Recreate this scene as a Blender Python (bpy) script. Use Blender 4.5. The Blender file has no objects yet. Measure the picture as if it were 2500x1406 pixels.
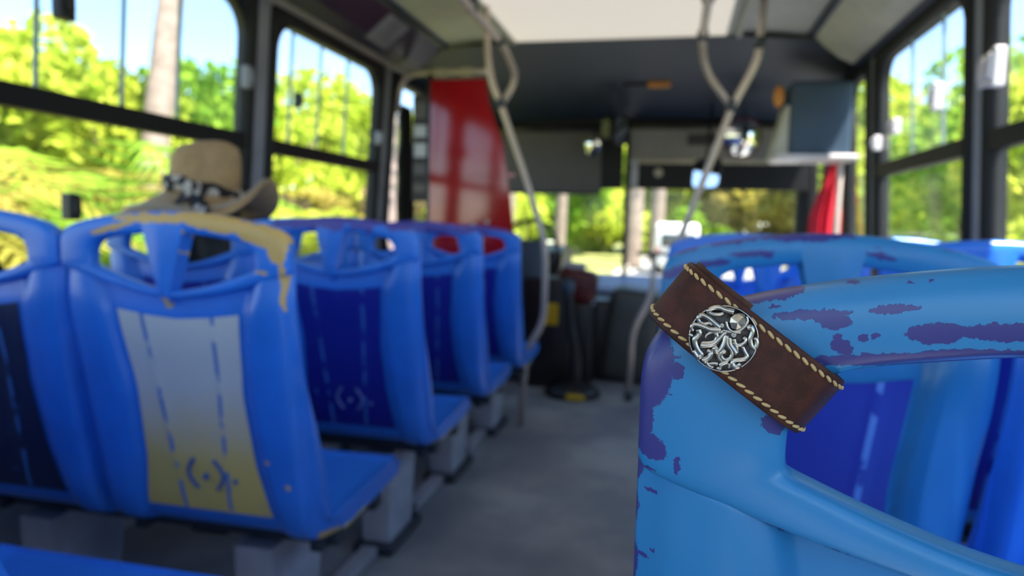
import bpy, bmesh, math, random
import numpy as np
from mathutils import Vector, Matrix, noise as mnoise

random.seed(7); rng = np.random.default_rng(7)
S = bpy.context.scene
C = S.collection
H = 1.04                      # camera height above the bus floor

# ------------------------------------------------------------------ camera
F, CX, CY = 1734.0, 1250.0, 703.0
d = Vector(((1645 - CX) / F, -(553 - CY) / F, -1.0)).normalized()
u = Vector((0.025, 1.0, 0.0)); u.z = -(d.x * u.x + d.y * u.y) / d.z; u.normalize()
r = d.cross(u)
rot = Matrix((r, d, u))       # rows = world axes in camera space
cam = bpy.data.cameras.new('camera'); co = bpy.data.objects.new('camera', cam); C.objects.link(co)
cam.sensor_width = 36.0; cam.lens = F / 2500 * 36.0
cam.clip_start = 0.02; cam.clip_end = 500
cam.dof.use_dof = True; cam.dof.focus_distance = 0.325; cam.dof.aperture_fstop = 6.6
cam.dof.aperture_blades = 0
co.matrix_world = Matrix.Translation((0, 0, H)) @ rot.to_4x4()
S.camera = co

# ------------------------------------------------------------------ world, sun, exposure
W = bpy.data.worlds.new('sky'); S.world = W; W.use_nodes = True
wn = W.node_tree; bg = wn.nodes['Background']
sky = wn.nodes.new('ShaderNodeTexSky'); sky.sky_type = 'NISHITA'; sky.sun_disc = False
sky.sun_elevation = math.radians(66); sky.sun_rotation = math.radians(115)
sky.air_density = 1.0; sky.dust_density = 0.15; sky.ozone_density = 2.5; sky.altitude = 1200
wn.links.new(sky.outputs[0], bg.inputs[0]); bg.inputs[1].default_value = 0.077
sl = bpy.data.lights.new('sun', 'SUN'); so = bpy.data.objects.new('sun', sl); C.objects.link(so)
sl.energy = 3.6; sl.angle = math.radians(0.6); sl.color = (1.0, 0.93, 0.80)
so.rotation_euler = Vector((-0.40, 0.18, -1.0)).to_track_quat('-Z', 'Y').to_euler()
S.view_settings.view_transform = 'Standard'; S.view_settings.look = 'None'
S.view_settings.gamma = 1.0; S.view_settings.use_curve_mapping = False
S.view_settings.exposure = 2.70
cy = S.cycles
cy.max_bounces = 6; cy.diffuse_bounces = 4; cy.glossy_bounces = 2; cy.transmission_bounces = 3; cy.transparent_max_bounces = 8
cy.caustics_reflective = False; cy.caustics_refractive = False; cy.sample_clamp_indirect = 6.0; cy.adaptive_threshold = 0.03

# ------------------------------------------------------------------ helpers
def prop(o, label=None, cat=None, group=None, kind=None):
    if label: o['label'] = label
    if cat: o['category'] = cat
    if group: o['group'] = group
    if kind: o['kind'] = kind
    return o

def mesh(name, verts, faces, mat=None, parent=None, smooth=True, kind=None):
    me = bpy.data.meshes.new(name)
    me.from_pydata([tuple(v) for v in verts], [], [tuple(f) for f in faces]); me.update()
    bm = bmesh.new(); bm.from_mesh(me); bmesh.ops.recalc_face_normals(bm, faces=bm.faces)
    bm.to_mesh(me); bm.free()
    if smooth:
        me.polygons.foreach_set('use_smooth', [True] * len(me.polygons))
    return link(name, me, mat, parent, kind)

def link(name, me, mat=None, parent=None, kind=None):
    o = bpy.data.objects.new(name, me); C.objects.link(o)
    if mat is not None and not me.materials: me.materials.append(mat)
    if parent is not None: o.parent = parent
    if kind: o['kind'] = kind
    return o

def empty(name, loc=(0, 0, 0), rz=0.0):
    o = bpy.data.objects.new(name, None); C.objects.link(o)
    o.location = loc; o.rotation_euler = (0, 0, rz); o.empty_display_size = 0.05
    return o

class MB:
    """collects shapes for ONE mesh"""
    def __init__(s): s.v = []; s.f = []
    def add(s, v, f):
        n = len(s.v); s.v += [tuple(p) for p in v]; s.f += [tuple(i + n for i in q) for q in f]; return s
    def box(s, c, size, bev=0.0, rot=None, seg=2):
        bm = bmesh.new(); bmesh.ops.create_cube(bm, size=1.0)
        for v in bm.verts: v.co = Vector((v.co.x * size[0], v.co.y * size[1], v.co.z * size[2]))
        if bev > 0:
            bmesh.ops.bevel(bm, geom=list(bm.edges), offset=min(bev, min(size) * .49), segments=seg, profile=0.5, affect='EDGES')
        bm.verts.index_update()
        R = rot if rot is not None else Matrix.Identity(3)
        vv = [R @ v.co + Vector(c) for v in bm.verts]; ff = [[v.index for v in f.verts] for f in bm.faces]
        bm.free(); return s.add(vv, ff)
    def tube(s, path, rad, n=10, cap=True, closed=False):
        v, f = tube_vf(path, rad, n, cap, closed); return s.add(v, f)
    def quad(s, a, b, c, d_): return s.add([a, b, c, d_], [(0, 1, 2, 3)])
    def lathe(s, prof, c=(0, 0, 0), n=24, rot=None, sy=1.0):
        R = rot if rot is not None else Matrix.Identity(3); v = []; f = []
        for (rr, z) in prof:
            for k in range(n):
                a = 2 * math.pi * k / n
                v.append(R @ Vector((rr * math.cos(a), rr * sy * math.sin(a), z)) + Vector(c))
        for i in range(len(prof) - 1):
            for k in range(n):
                f.append((i * n + k, i * n + (k + 1) % n, (i + 1) * n + (k + 1) % n, (i + 1) * n + k))
        return s.add(v, f)
    def prism(s, poly, axis, a, b):
        """extrude a 2D polygon along axis (0=x,1=y,2=z) between a and b"""
        def P(p, t):
            q = [p[0], p[1]]; q.insert(axis, t); return tuple(q)
        n = len(poly); v = [P(p, a) for p in poly] + [P(p, b) for p in poly]
        f = [tuple(range(n)), tuple(range(2 * n - 1, n - 1, -1))] + [(i, (i + 1) % n, n + (i + 1) % n, n + i) for i in range(n)]
        return s.add(v, f)
    def build(s, name, mat, parent=None, smooth=False, kind=None, autosm=None):
        o = mesh(name, s.v, s.f, mat, parent, smooth, kind)
        if autosm: set_sharp(o.data, autosm)
        return o

def set_sharp(me, deg):
    me.polygons.foreach_set('use_smooth', [True] * len(me.polygons))
    bm = bmesh.new(); bm.from_mesh(me); lim = math.radians(deg)
    for e in bm.edges:
        e.smooth = not (len(e.link_faces) == 2 and e.calc_face_angle(0) > lim)
    bm.to_mesh(me); bm.free()

def catmull(pts, k=6, closed=False):
    pts = [Vector(p) for p in pts]; n = len(pts); out = []
    rngn = n if closed else n - 1
    for i in range(rngn):
        p0 = pts[(i - 1) % n] if closed or i > 0 else pts[0] * 2 - pts[1]
        p1 = pts[i]; p2 = pts[(i + 1) % n]
        p3 = pts[(i + 2) % n] if closed or i + 2 < n else pts[-1] * 2 - pts[-2]
        for j in range(k):
            t = j / k
            out.append(0.5 * ((2 * p1) + (-p0 + p2) * t + (2 * p0 - 5 * p1 + 4 * p2 - p3) * t * t + (-p0 + 3 * p1 - 3 * p2 + p3) * t ** 3))
    if not closed: out.append(pts[-1])
    return out

def tube_vf(path, rad, n=10, cap=True, closed=False):
    path = [Vector(p) for p in path]; m = len(path)
    rads = rad if isinstance(rad, (list, tuple)) else [rad] * m
    v = []; f = []; prev = None
    for i, p in enumerate(path):
        a = path[(i - 1) % m] if (closed or i > 0) else p
        b = path[(i + 1) % m] if (closed or i < m - 1) else p
        t = (b - a).normalized()
        if prev is None:
            ref = Vector((0, 0, 1)) if abs(t.z) < .9 else Vector((1, 0, 0))
            nx = t.cross(ref).normalized()
        else:
            nx = (prev - t * prev.dot(t)).normalized()
        prev = nx; ny = t.cross(nx)
        for k in range(n):
            an = 2 * math.pi * k / n
            v.append(p + (nx * math.cos(an) + ny * math.sin(an)) * rads[i])
    for i in range(m if closed else m - 1):
        j = (i + 1) % m
        for k in range(n):
            f.append((i * n + k, i * n + (k + 1) % n, j * n + (k + 1) % n, j * n + k))
    if cap and not closed:
        f.append(tuple(range(n))); f.append(tuple(range((m - 1) * n, m * n)))
    return v, f

def fillet(pts, rad=.05, k=6):
    pts = [Vector(p) for p in pts]; out = [pts[0]]
    for i in range(1, len(pts) - 1):
        a, b, c = pts[i - 1], pts[i], pts[i + 1]
        r1 = min(rad, (b - a).length * .48, (c - b).length * .48)
        p = b + (a - b).normalized() * r1; q = b + (c - b).normalized() * r1
        for j in range(k + 1):
            t = j / k; out.append(p * (1 - t) ** 2 + b * 2 * t * (1 - t) + q * t * t)
    out.append(pts[-1]); return out

def rrect(y0, y1, z0, z1, rad, k=6):
    out = []
    for (cy, cz, a0) in ((y1 - rad, z1 - rad, 0), (y0 + rad, z1 - rad, 90), (y0 + rad, z0 + rad, 180), (y1 - rad, z0 + rad, 270)):
        for j in range(k + 1):
            a = math.radians(a0 + 90 * j / k); out.append((cy + rad * math.cos(a), cz + rad * math.sin(a)))
    return out

# ------------------------------------------------------------------ materials
class N:
    """tiny node-graph helper"""
    def __init__(s, name):
        s.m = bpy.data.materials.new(name); s.m.use_nodes = True; s.t = s.m.node_tree
        s.b = s.t.nodes['Principled BSDF']; s.out = s.t.nodes['Material Output']
    def n(s, typ, **kw):
        x = s.t.nodes.new(typ)
        for k, v in kw.items():
            if k.startswith('i_'): x.inputs[k[2:]].default_value = v
            else: setattr(x, k, v)
        return x
    def l(s, a, b): s.t.links.new(a, b)
    def val(s, x, sock):
        if isinstance(x, (int, float)): sock.default_value = x
        elif isinstance(x, tuple): sock.default_value = x
        else: s.l(x, sock)
    def math(s, op, a, b=0.0, c=0.0, clamp=False):
        x = s.n('ShaderNodeMath', operation=op, use_clamp=clamp); s.val(a, x.inputs[0]); s.val(b, x.inputs[1]); s.val(c, x.inputs[2]); return x.outputs[0]
    def mix(s, fac, a, b):
        x = s.n('ShaderNodeMix', data_type='RGBA'); s.val(fac, x.inputs[0]); s.val(c4(a), x.inputs[6]); s.val(c4(b), x.inputs[7]); return x.outputs[2]
    def noise(s, vec, scale, detail=4, rough=.55, dist=0):
        x = s.n('ShaderNodeTexNoise'); x.inputs['Scale'].default_value = scale; x.inputs['Detail'].default_value = detail
        x.inputs['Roughness'].default_value = rough; x.inputs['Distortion'].default_value = dist
        if vec is not None: s.l(vec, x.inputs['Vector'])
        return x.outputs['Fac']
    def ramp(s, x, lo, hi):
        m_ = s.n('ShaderNodeMapRange', clamp=True, interpolation_type='SMOOTHSTEP'); s.val(x, m_.inputs[0]); s.val(lo, m_.inputs[1]); s.val(hi, m_.inputs[2]); return m_.outputs[0]
    def obj(s): return s.n('ShaderNodeTexCoord').outputs['Object']
    def sep(s, v):
        x = s.n('ShaderNodeSeparateXYZ'); s.l(v, x.inputs[0]); return x.outputs
    def bump(s, h, strength=.2, dist=.002):
        x = s.n('ShaderNodeBump'); x.inputs['Strength'].default_value = strength; x.inputs['Distance'].default_value = dist; s.l(h, x.inputs['Height']); s.l(x.outputs[0], s.b.inputs['Normal'])
    def base(s, c): s.val(c4(c), s.b.inputs['Base Color'])
    def set(s, **kw):
        for k, v in kw.items(): s.val(v, s.b.inputs[k.replace('_', ' ')])
        return s

def c4(c):
    if isinstance(c, tuple) and len(c) == 3: return (*c, 1.0)
    return c

def simple(name, col, rough=.5, metal=0.0, var=.12, scale=6.0, spec=.5, bump=0.0):
    g = N(name); o = g.obj(); nz = g.noise(o, scale, 2)
    k = g.ramp(nz, .3, .7)
    g.base(g.mix(k, tuple(x * (1 - var) for x in col), tuple(min(1, x * (1 + var)) for x in col)))
    g.set(Roughness=rough, Metallic=metal); g.b.inputs['Specular IOR Level'].default_value = spec
    if bump: g.bump(g.noise(o, scale * 12, 4), bump, .002)
    return g.m

def ell(g, p, chips):
    """union of noise-ragged ellipses in the local x-z plane; each (x, z, rx, rz, angle)"""
    cur = None
    for (x, z, rx, rz, an) in chips:
        mp = g.n('ShaderNodeMapping', vector_type='TEXTURE')
        mp.inputs['Location'].default_value = (x, 0, z); mp.inputs['Rotation'].default_value = (0, -math.radians(an), 0)
        mp.inputs['Scale'].default_value = (rx, 1e6, rz); g.l(p, mp.inputs['Vector'])
        ln = g.n('ShaderNodeVectorMath', operation='LENGTH'); g.l(mp.outputs[0], ln.inputs[0])
        cur = ln.outputs['Value'] if cur is None else g.math('MINIMUM', cur, ln.outputs['Value'])
    return cur

def ragged(g, o, scale, amp):
    nz = g.n('ShaderNodeTexNoise'); nz.inputs['Scale'].default_value = scale; nz.inputs['Detail'].default_value = 5; nz.inputs['Roughness'].default_value = .7
    g.l(o, nz.inputs['Vector'])
    a = g.n('ShaderNodeVectorMath', operation='SUBTRACT'); g.l(nz.outputs['Color'], a.inputs[0]); a.inputs[1].default_value = (.5, .5, .5)
    b = g.n('ShaderNodeVectorMath', operation='SCALE'); g.l(a.outputs[0], b.inputs[0]); b.inputs['Scale'].default_value = amp
    c = g.n('ShaderNodeVectorMath', operation='ADD'); g.l(o, c.inputs[0]); g.l(b.outputs[0], c.inputs[1])
    return c.outputs[0]

def paint(name, blue, chipcol, amount=.0, chips=None, chipscale=28, rag=(150, .010), top_bias=.16, rough=.34, specks=None):
    """painted plastic seat with chipped patches showing the older coat"""
    g = N(name); o = g.obj(); sx = g.sep(o)
    oi = g.n('ShaderNodeObjectInfo')
    tint = g.noise(o, 7, 3)
    col = g.mix(g.ramp(tint, .3, .7), tuple(c * .92 for c in blue), tuple(min(1, c * 1.07) for c in blue))
    mask = None
    if chips:
        p = ragged(g, o, *rag); mask = g.ramp(ell(g, p, chips), 1.03, .97)
    if amount > 0:
        off = g.n('ShaderNodeVectorMath', operation='ADD'); g.l(o, off.inputs[0])
        cmb = g.n('ShaderNodeCombineXYZ'); g.val(g.math('MULTIPLY', oi.outputs['Random'], 37.0), cmb.inputs[0]); g.l(cmb.outputs[0], off.inputs[1])
        st = g.n('ShaderNodeMapping'); st.inputs['Scale'].default_value = (.55, 1, 1.5); g.l(off.outputs[0], st.inputs['Vector'])
        nz = g.noise(st.outputs[0], chipscale, 7, .62)
        w = g.ramp(sx[2], -.075, -.01)
        th = g.math('SUBTRACT', .78 - amount, g.math('MULTIPLY', w, top_bias))
        m2 = g.ramp(g.math('SUBTRACT', nz, th), 0.0, .012)
        mask = m2 if mask is None else g.math('MAXIMUM', mask, m2)
    g.base(g.mix(mask, col, chipcol) if mask is not None else col)
    g.set(Roughness=rough); g.b.inputs['Specular IOR Level'].default_value = .45
    g.b.inputs['Coat Weight'].default_value = .12; g.b.inputs['Coat Roughness'].default_value = .2
    if mask is not None:
        g.bump(g.math('SUBTRACT', 1.0, mask), .5, .0006)
    return g.m

M = {}
BLUE_R = (.028, .225, .520); BLUE_L = (.026, .195, .760); PURP = (.045, .045, .235)
M['paint_near'] = paint('near_seat_paint', BLUE_R, PURP, 0, chips=[
    (-.139, -.0272, .017, .0020, 6), (-.130, -.0295, .008, .0036, -10), (-.105, -.0230, .0105, .0020, 8), (-.087, -.0328, .013, .0046, 6), (-.060, -.0310, .018, .0042, 2),
    (-.095, -.0455, .045, .0032, 4), (-.045, -.0430, .05, .0045, 0), (-.1255, -.0415, .0050, .0032, -20), (-.117, -.0365, .0022, .0022, 0), (-.1275, -.0370, .0018, .0016, 0),
    (-.112, -.0355, .0020, .0012, 0), (-.157, -.0190, .016, .0034, 12), (-.155, -.0245, .0025, .0008, 10), (-.1208, -.0125, .0028, .0010, 15), (-.098, -.0115, .0012, .0006, 0), (-.09, -.010, .0012, .0006, 0),
    (-.2155, -.0560, .0165, .0240, 0), (-.2150, -.0800, .0075, .020, 0), (-.2085, -.0960, .0085, .0060, -35), (-.2155, -.112, .0035, .009, 0), (-.2155, -.135, .0022, .008, 0), (-.2155, -.165, .003, .012, 0),
    (-.1975, -.0575, .0032, .0042, 20), (-.2000, -.0515, .0040, .0007, 15), (-.1955, -.1040, .0014, .0048, 0), (-.2095, -.1075, .0040, .0008, -5), (-.2075, -.1235, .0034, .0013, -10),
    (-.1525, -.0800, .0062, .0040, -30), (-.1478, -.1322, .0052, .0011, -20), (-.126, -.1395, .020, .0016, -12), (-.205, -.1535, .0012, .0010, 0), (-.21, -.158, .0030, .0014, 0),
    (-.20, -.0690, .0008, .0008, 0), (-.13, -.0605, .004, .0006, 0)], rag=(330, .0062))
M['paint_teal'] = paint('worn_teal_seat_paint', (.027, .215, .50), PURP, .02, chips=[
    (-.14, -.013, .05, .006, 6), (-.19, -.026, .03, .006, 20), (-.165, -.047, .04, .005, 10), (-.05, -.006, .05, .005, 0), (-.10, -.030, .03, .004, 4), (-.20, -.06, .02, .006, 20), (.06, -.027, .02, .004, -10), (.0, -.002, .03, .004, 0)], rag=(60, .02))
M['paint'] = paint('blue_seat_paint', BLUE_L, PURP, .05, top_bias=.14)
M['paint_plain'] = paint('clean_blue_seat_paint', BLUE_L, PURP, .0, chips=[(3, 3, .01, .01, 0)])
M['paint_purple_top'] = paint('purple_topped_seat_paint', BLUE_L, (.075, .065, .36), .06, top_bias=.30, chipscale=9)
M['paint_yellow'] = paint('yellow_patched_seat_paint', BLUE_L, (.62, .41, .13), 0, chips=[
    (.10, -.020, .09, .016, -7), (.19, -.040, .055, .020, -12), (-.02, -.014, .10, .009, 0), (-.12, -.034, .05, .006, 14), (.222, -.060, .02, .03, 0), (.230, -.125, .006, .05, 0),
    (.19, -.108, .014, .003, 0), (.257, -.29, .008, .007, 0), (-.016, -.172, .010, .012, 0), (.04, -.06, .004, .03, 20), (.03, -.10, .003, .03, 20), (.236, -.66, .01, .012, 0), (.20, -.53, .006, .006, 0), (.16, -.48, .005, .005, 0)], rag=(45, .022))
M['pan_paint'] = paint('seat_pan_paint', BLUE_L, (.62, .50, .16), .01, chips=[(.236, -.672, .012, .01, 0)], rag=(60, .02))

def insert_mat(name, a, b, wear, lo, hi, wa):
    g = N(name); o = g.obj(); s = g.sep(o)
    t = g.ramp(g.math('ADD', s[2], g.math('MULTIPLY', g.noise(o, 9, 4), .12)), lo, hi)
    col = g.mix(t, b, a)
    dirt = g.ramp(g.noise(o, 14, 5), .62, .78); col = g.mix(g.math('MULTIPLY', dirt, .35), col, tuple(c * .55 for c in a))
    # worn ribs: two slanted lines of the older coat
    x = g.math('ABSOLUTE', s[0]); line = g.math('ABSOLUTE', g.math('SUBTRACT', x, g.math('ADD', g.math('MULTIPLY', s[2], .06), .088)))
    rib = g.math('MULTIPLY', g.ramp(line, .006, .003), g.ramp(g.noise(o, 22, 4), .42, .52))
    st = g.n('ShaderNodeMapping'); st.inputs['Scale'].default_value = (1, 1, .35); g.l(o, st.inputs['Vector'])
    sc = g.ramp(g.noise(st.outputs[0], 30, 6), .80 - wa, .83 - wa)
    g.base(g.mix(g.math('MAXIMUM', rib, sc), col, wear)); g.set(Roughness=.45)
    return g.m
M['insert_navy'] = insert_mat('navy_insert', (.010, .020, .330), (.008, .014, .27), (.05, .16, .55), -.5, -.2, .13)
M['insert_dark'] = insert_mat('dark_insert', (.012, .022, .075), (.012, .02, .07), (.05, .18, .5), -.5, -.2, .16)
M['insert_white'] = insert_mat('white_and_yellow_insert', (.60, .63, .64), (.72, .54, .17), (.10, .22, .55), -.46, -.26, .02)
M['insert_purple'] = insert_mat('purple_insert', (.030, .045, .40), (.06, .06, .36), (.15, .30, .75), -.5, -.2, .14)
M['mark_blue'] = simple('blue_mark', (.05, .13, .42)); M['mark_pale'] = simple('pale_mark', (.16, .22, .62))

M['black'] = simple('black_rubber', (.008, .009, .012), .55, spec=.3)
M['black_plastic'] = simple('black_plastic', (.012, .012, .015), .4)
M['grey_metal'] = simple('grey_painted_metal', (.36, .36, .40), .45)
M['pillar'] = simple('pillar_grey', (.24, .25, .30), .5)
M['steel'] = simple('grab_rail_steel', (.50, .42, .38), .35, .35, .06)
M['leg_white'] = simple('white_leg_paint', (.46, .47, .54), .5, var=.2)
M['frame_dark'] = simple('dark_seat_frame', (.035, .045, .06), .5)
M['wall_lower'] = simple('lower_wall_grey', (.48, .50, .54), .6)
M['ceiling_white'] = simple('ceiling_white', (.80, .77, .71), .55, var=.04)
M['ceiling_grey'] = simple('ceiling_grey', (.40, .41, .38), .5, var=.06)
M['navy'] = simple('navy_trim', (.010, .021, .048), .55, var=.1)
M['navy_box'] = simple('navy_cabinet', (.030, .060, .105), .5, var=.1)
M['cove_beige'] = simple('beige_cove', (.48, .47, .40), .5, var=.08)
M['purple_panel'] = simple('dark_purple_panel', (.022, .018, .050), .4, var=.1)
M['beige_trim'] = simple('beige_trim', (.42, .37, .30), .5)
M['red'] = simple('glossy_red', (.32, .003, .005), .10, var=.06, spec=.8)
M['red_cloth'] = simple('red_cloth', (.70, .012, .045), .7, var=.1)
M['shade_grey'] = simple('sunshade_grey', (.085, .080, .085), .6, var=.06)
M['shade_light'] = simple('sunshade_light_grey', (.22, .21, .215), .6, var=.06)
M['mirror'] = simple('mirror', (.92, .93, .95), .03, 1.0, 0.0)
M['amber'] = simple('amber_lens', (.65, .26, .05), .3)
M['latch_white'] = simple('pale_latch', (.70, .66, .70), .4)
M['maroon'] = simple('maroon_vinyl', (.085, .008, .012), .4)
M['yellow'] = simple('yellow_plastic', (.65, .42, .01), .4)
M['grey_box'] = simple('grey_plastic', (.055, .062, .062), .5)
M['dash'] = simple('dashboard_pale_blue', (.30, .36, .50), .5)
M['white_paint'] = simple('white_vehicle_paint', (.80, .82, .81), .3, var=.03)
M['dark_glass'] = simple('dark_vehicle_glass', (.03, .035, .04), .08, spec=.8)
M['concrete'] = simple('pale_wall', (.45, .43, .37), .8)
M['road'] = simple('asphalt', (.24, .24, .24), .85)
M['soil'] = simple('dry_grass', (.21, .22, .06), .9, var=.35, scale=.8)
M['bark'] = simple('palm_bark', (.25, .195, .165), .85, var=.2, scale=5, bump=.3)
M['bark_pink'] = simple('pinkish_bark', (.46, .34, .32), .85, var=.15, scale=4)
M['bark_dark'] = simple('brown_bark', (.16, .11, .07), .85, var=.25, scale=5)
M['silver'] = simple('oxidised_silver_high', (.52, .49, .45), .27, 1.0, .12, 400)
M['silver_dark'] = simple('oxidised_silver_low', (.055, .048, .048), .38, 1.0, .3, 500)
M['thread'] = simple('waxed_thread', (.68, .47, .21), .6, var=.18, scale=300, bump=.2)
M['skin'] = simple('skin', (.42, .24, .16), .5, var=.05); M['shirt'] = simple('pale_grey_shirt', (.40, .40, .47), .8, var=.08)
M['trousers'] = simple('dark_trousers', (.03, .035, .05), .8); M['hair'] = simple('black_hair', (.006, .005, .005), .45)
M['straw'] = simple('tan_straw', (.40, .27, .14), .75, var=.10, scale=30, bump=.25)

def leather(name, col):
    g = N(name); o = g.obj()
    vo = g.n('ShaderNodeTexVoronoi', feature='DISTANCE_TO_EDGE'); vo.inputs['Scale'].default_value = 900; g.l(o, vo.inputs['Vector'])
    nz = g.noise(o, 120, 6, .6)
    g.base(g.mix(g.ramp(nz, .35, .7), tuple(c * .72 for c in col), tuple(c * 1.35 for c in col)))
    g.set(Roughness=g.math('ADD', .40, g.math('MULTIPLY', nz, .22)))
    h = g.math('ADD', g.math('MULTIPLY', g.ramp(vo.outputs['Distance'], 0, .25), .4), g.noise(o, 500, 5)); g.bump(h, .35, .0004); g.b.inputs['Specular IOR Level'].default_value = .28
    return g.m
M['leather'] = leather('brown_leather', (.058, .0155, .0095)); M['leather_raw'] = leather('raw_leather_back', (.085, .035, .022))

def floor_mat():
    g = N('bus_floor_vinyl'); o = g.obj()
    big = g.noise(o, 2.2, 5, .6); fine = g.noise(o, 160, 3)
    a = g.mix(g.ramp(big, .35, .68), (.19, .205, .235), (.34, .365, .375))
    g.base(g.mix(g.math('MULTIPLY', g.ramp(fine, .6, .7), .35), a, (.24, .25, .26)))
    g.set(Roughness=g.math('ADD', .33, g.math('MULTIPLY', big, .3))); g.bump(fine, .12, .001); return g.m
M['floor'] = floor_mat()

def glass_mat(name, tint, dirt, gloss=.06):
    g = N(name); t = g.n('ShaderNodeBsdfTransparent'); t.inputs[0].default_value = c4(tint)
    gl = g.n('ShaderNodeBsdfGlossy'); gl.inputs['Roughness'].default_value = .03
    df = g.n('ShaderNodeBsdfTranslucent'); df.inputs[0].default_value = (.85, .9, .88, 1)
    m1 = g.n('ShaderNodeMixShader'); g.val(g.math('MULTIPLY', g.ramp(g.noise(g.obj(), 3.5, 4), .25, .8), dirt), m1.inputs[0]); g.l(t.outputs[0], m1.inputs[1]); g.l(df.outputs[0], m1.inputs[2])
    lw = g.n('ShaderNodeLayerWeight'); lw.inputs['Blend'].default_value = .5
    fr = g.math('ADD', .02, g.math('MULTIPLY', g.math('POWER', lw.outputs['Facing'], 5.0), .55))
    m2 = g.n('ShaderNodeMixShader'); g.l(fr, m2.inputs[0]); g.l(m1.outputs[0], m2.inputs[1]); g.l(gl.outputs[0], m2.inputs[2])
    g.l(m2.outputs[0], g.out.inputs['Surface']); return g.m
M['glass'] = glass_mat('window_glass', (.97, .985, .975), .02)
M['glass_slide'] = glass_mat('sliding_glass', (.88, .93, .92), .05)
M['glass_edge'] = simple('glass_edge', (.20, .27, .28), .3)

def leaf_mat(name, a, b):
    g = N(name); oi = g.n('ShaderNodeTexCoord').outputs['Object']
    nz = g.noise(oi, 1.3, 4, .7); col = g.mix(g.ramp(nz, .32, .68), a, b)
    df = g.n('ShaderNodeBsdfDiffuse'); tr = g.n('ShaderNodeBsdfTranslucent'); g.l(col, df.inputs[0]); g.l(col, tr.inputs[0])
    mx = g.n('ShaderNodeMixShader'); mx.inputs[0].default_value = .45; g.l(df.outputs[0], mx.inputs[1]); g.l(tr.outputs[0], mx.inputs[2])
    g.l(mx.outputs[0], g.out.inputs['Surface']); return g.m
M['leaf_lime'] = leaf_mat('lime_leaves', (.32, .45, .03), (.60, .64, .10))
M['leaf_gold'] = leaf_mat('golden_leaves', (.22, .24, .03), (.46, .37, .09))
M['leaf_green'] = leaf_mat('green_leaves', (.12, .28, .03), (.38, .55, .06))
M['leaf_deep'] = leaf_mat('deep_green_leaves', (.06, .15, .02), (.28, .40, .05))
M['leaf_dry'] = leaf_mat('dry_undergrowth', (.19, .15, .07), (.34, .27, .13))

# ------------------------------------------------------------------ the bus shell
Z = lambda z: z + H                                   # camera-relative height -> world
LEAN = .06
def SX(side, z, off=0.0):                             # side wall position at relative height z, off = towards the cabin
    return (-1.665 + LEAN * z + off) if side < 0 else (.965 - LEAN * z - off)
Y0, YF = -2.45, 5.60                                  # rear wall and windscreen
mb = MB(); mb.box((-.35, (Y0 + YF) / 2, -.03), (2.90, YF - Y0, .06)); prop(mb.build('floor', M['floor']), kind='structure')

def wall_box(mb_, side, y0, y1, z0, z1, t=.05, off=0.0):
    a = []
    for (yy, zz) in ((y0, z0), (y1, z0), (y1, z1), (y0, z1)):
        x = SX(side, zz, off); a.append((x, yy, Z(zz)))
    sg = -1 if side < 0 else 1
    b = [(p[0] + sg * t, p[1], p[2]) for p in a]
    mb_.add(a + b, [(0, 1, 2, 3), (4, 7, 6, 5), (0, 4, 5, 1), (1, 5, 6, 2), (2, 6, 7, 3), (3, 7, 4, 0)])

PIL = [-2.40, -1.15, .10, 1.35, 2.60, 3.85]
for side, nm in ((-1, 'wall_left'), (1, 'wall_right')):
    w = prop(empty(nm), kind='structure')
    m1 = MB(); wall_box(m1, side, Y0, YF if side < 0 else 4.46, -H, -.245, .06); m1.build('lower_panel', M['wall_lower'], w)
    m1 = MB(); wall_box(m1, side, Y0, YF, .855, .95, .06); m1.build('header', M['navy'], w)
    for p in PIL:
        m1 = MB(); wall_box(m1, side, p - .05, p + .05, -.25, .86, .06); 
        # flared head of the pillar
        m1.build('pillar', M['pillar'], w)
# rear wall with a window opening
w = prop(empty('wall_rear'), kind='structure')
m1 = MB(); m1.box((-.35, Y0 - .03, Z(-.55)), (2.7, .06, 1.0)); m1.build('lower_panel', M['wall_lower'], w)
m1 = MB(); m1.box((-.35, Y0 - .03, Z(.93)), (2.7, .06, .25)); m1.build('header', M['navy'], w)

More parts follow.
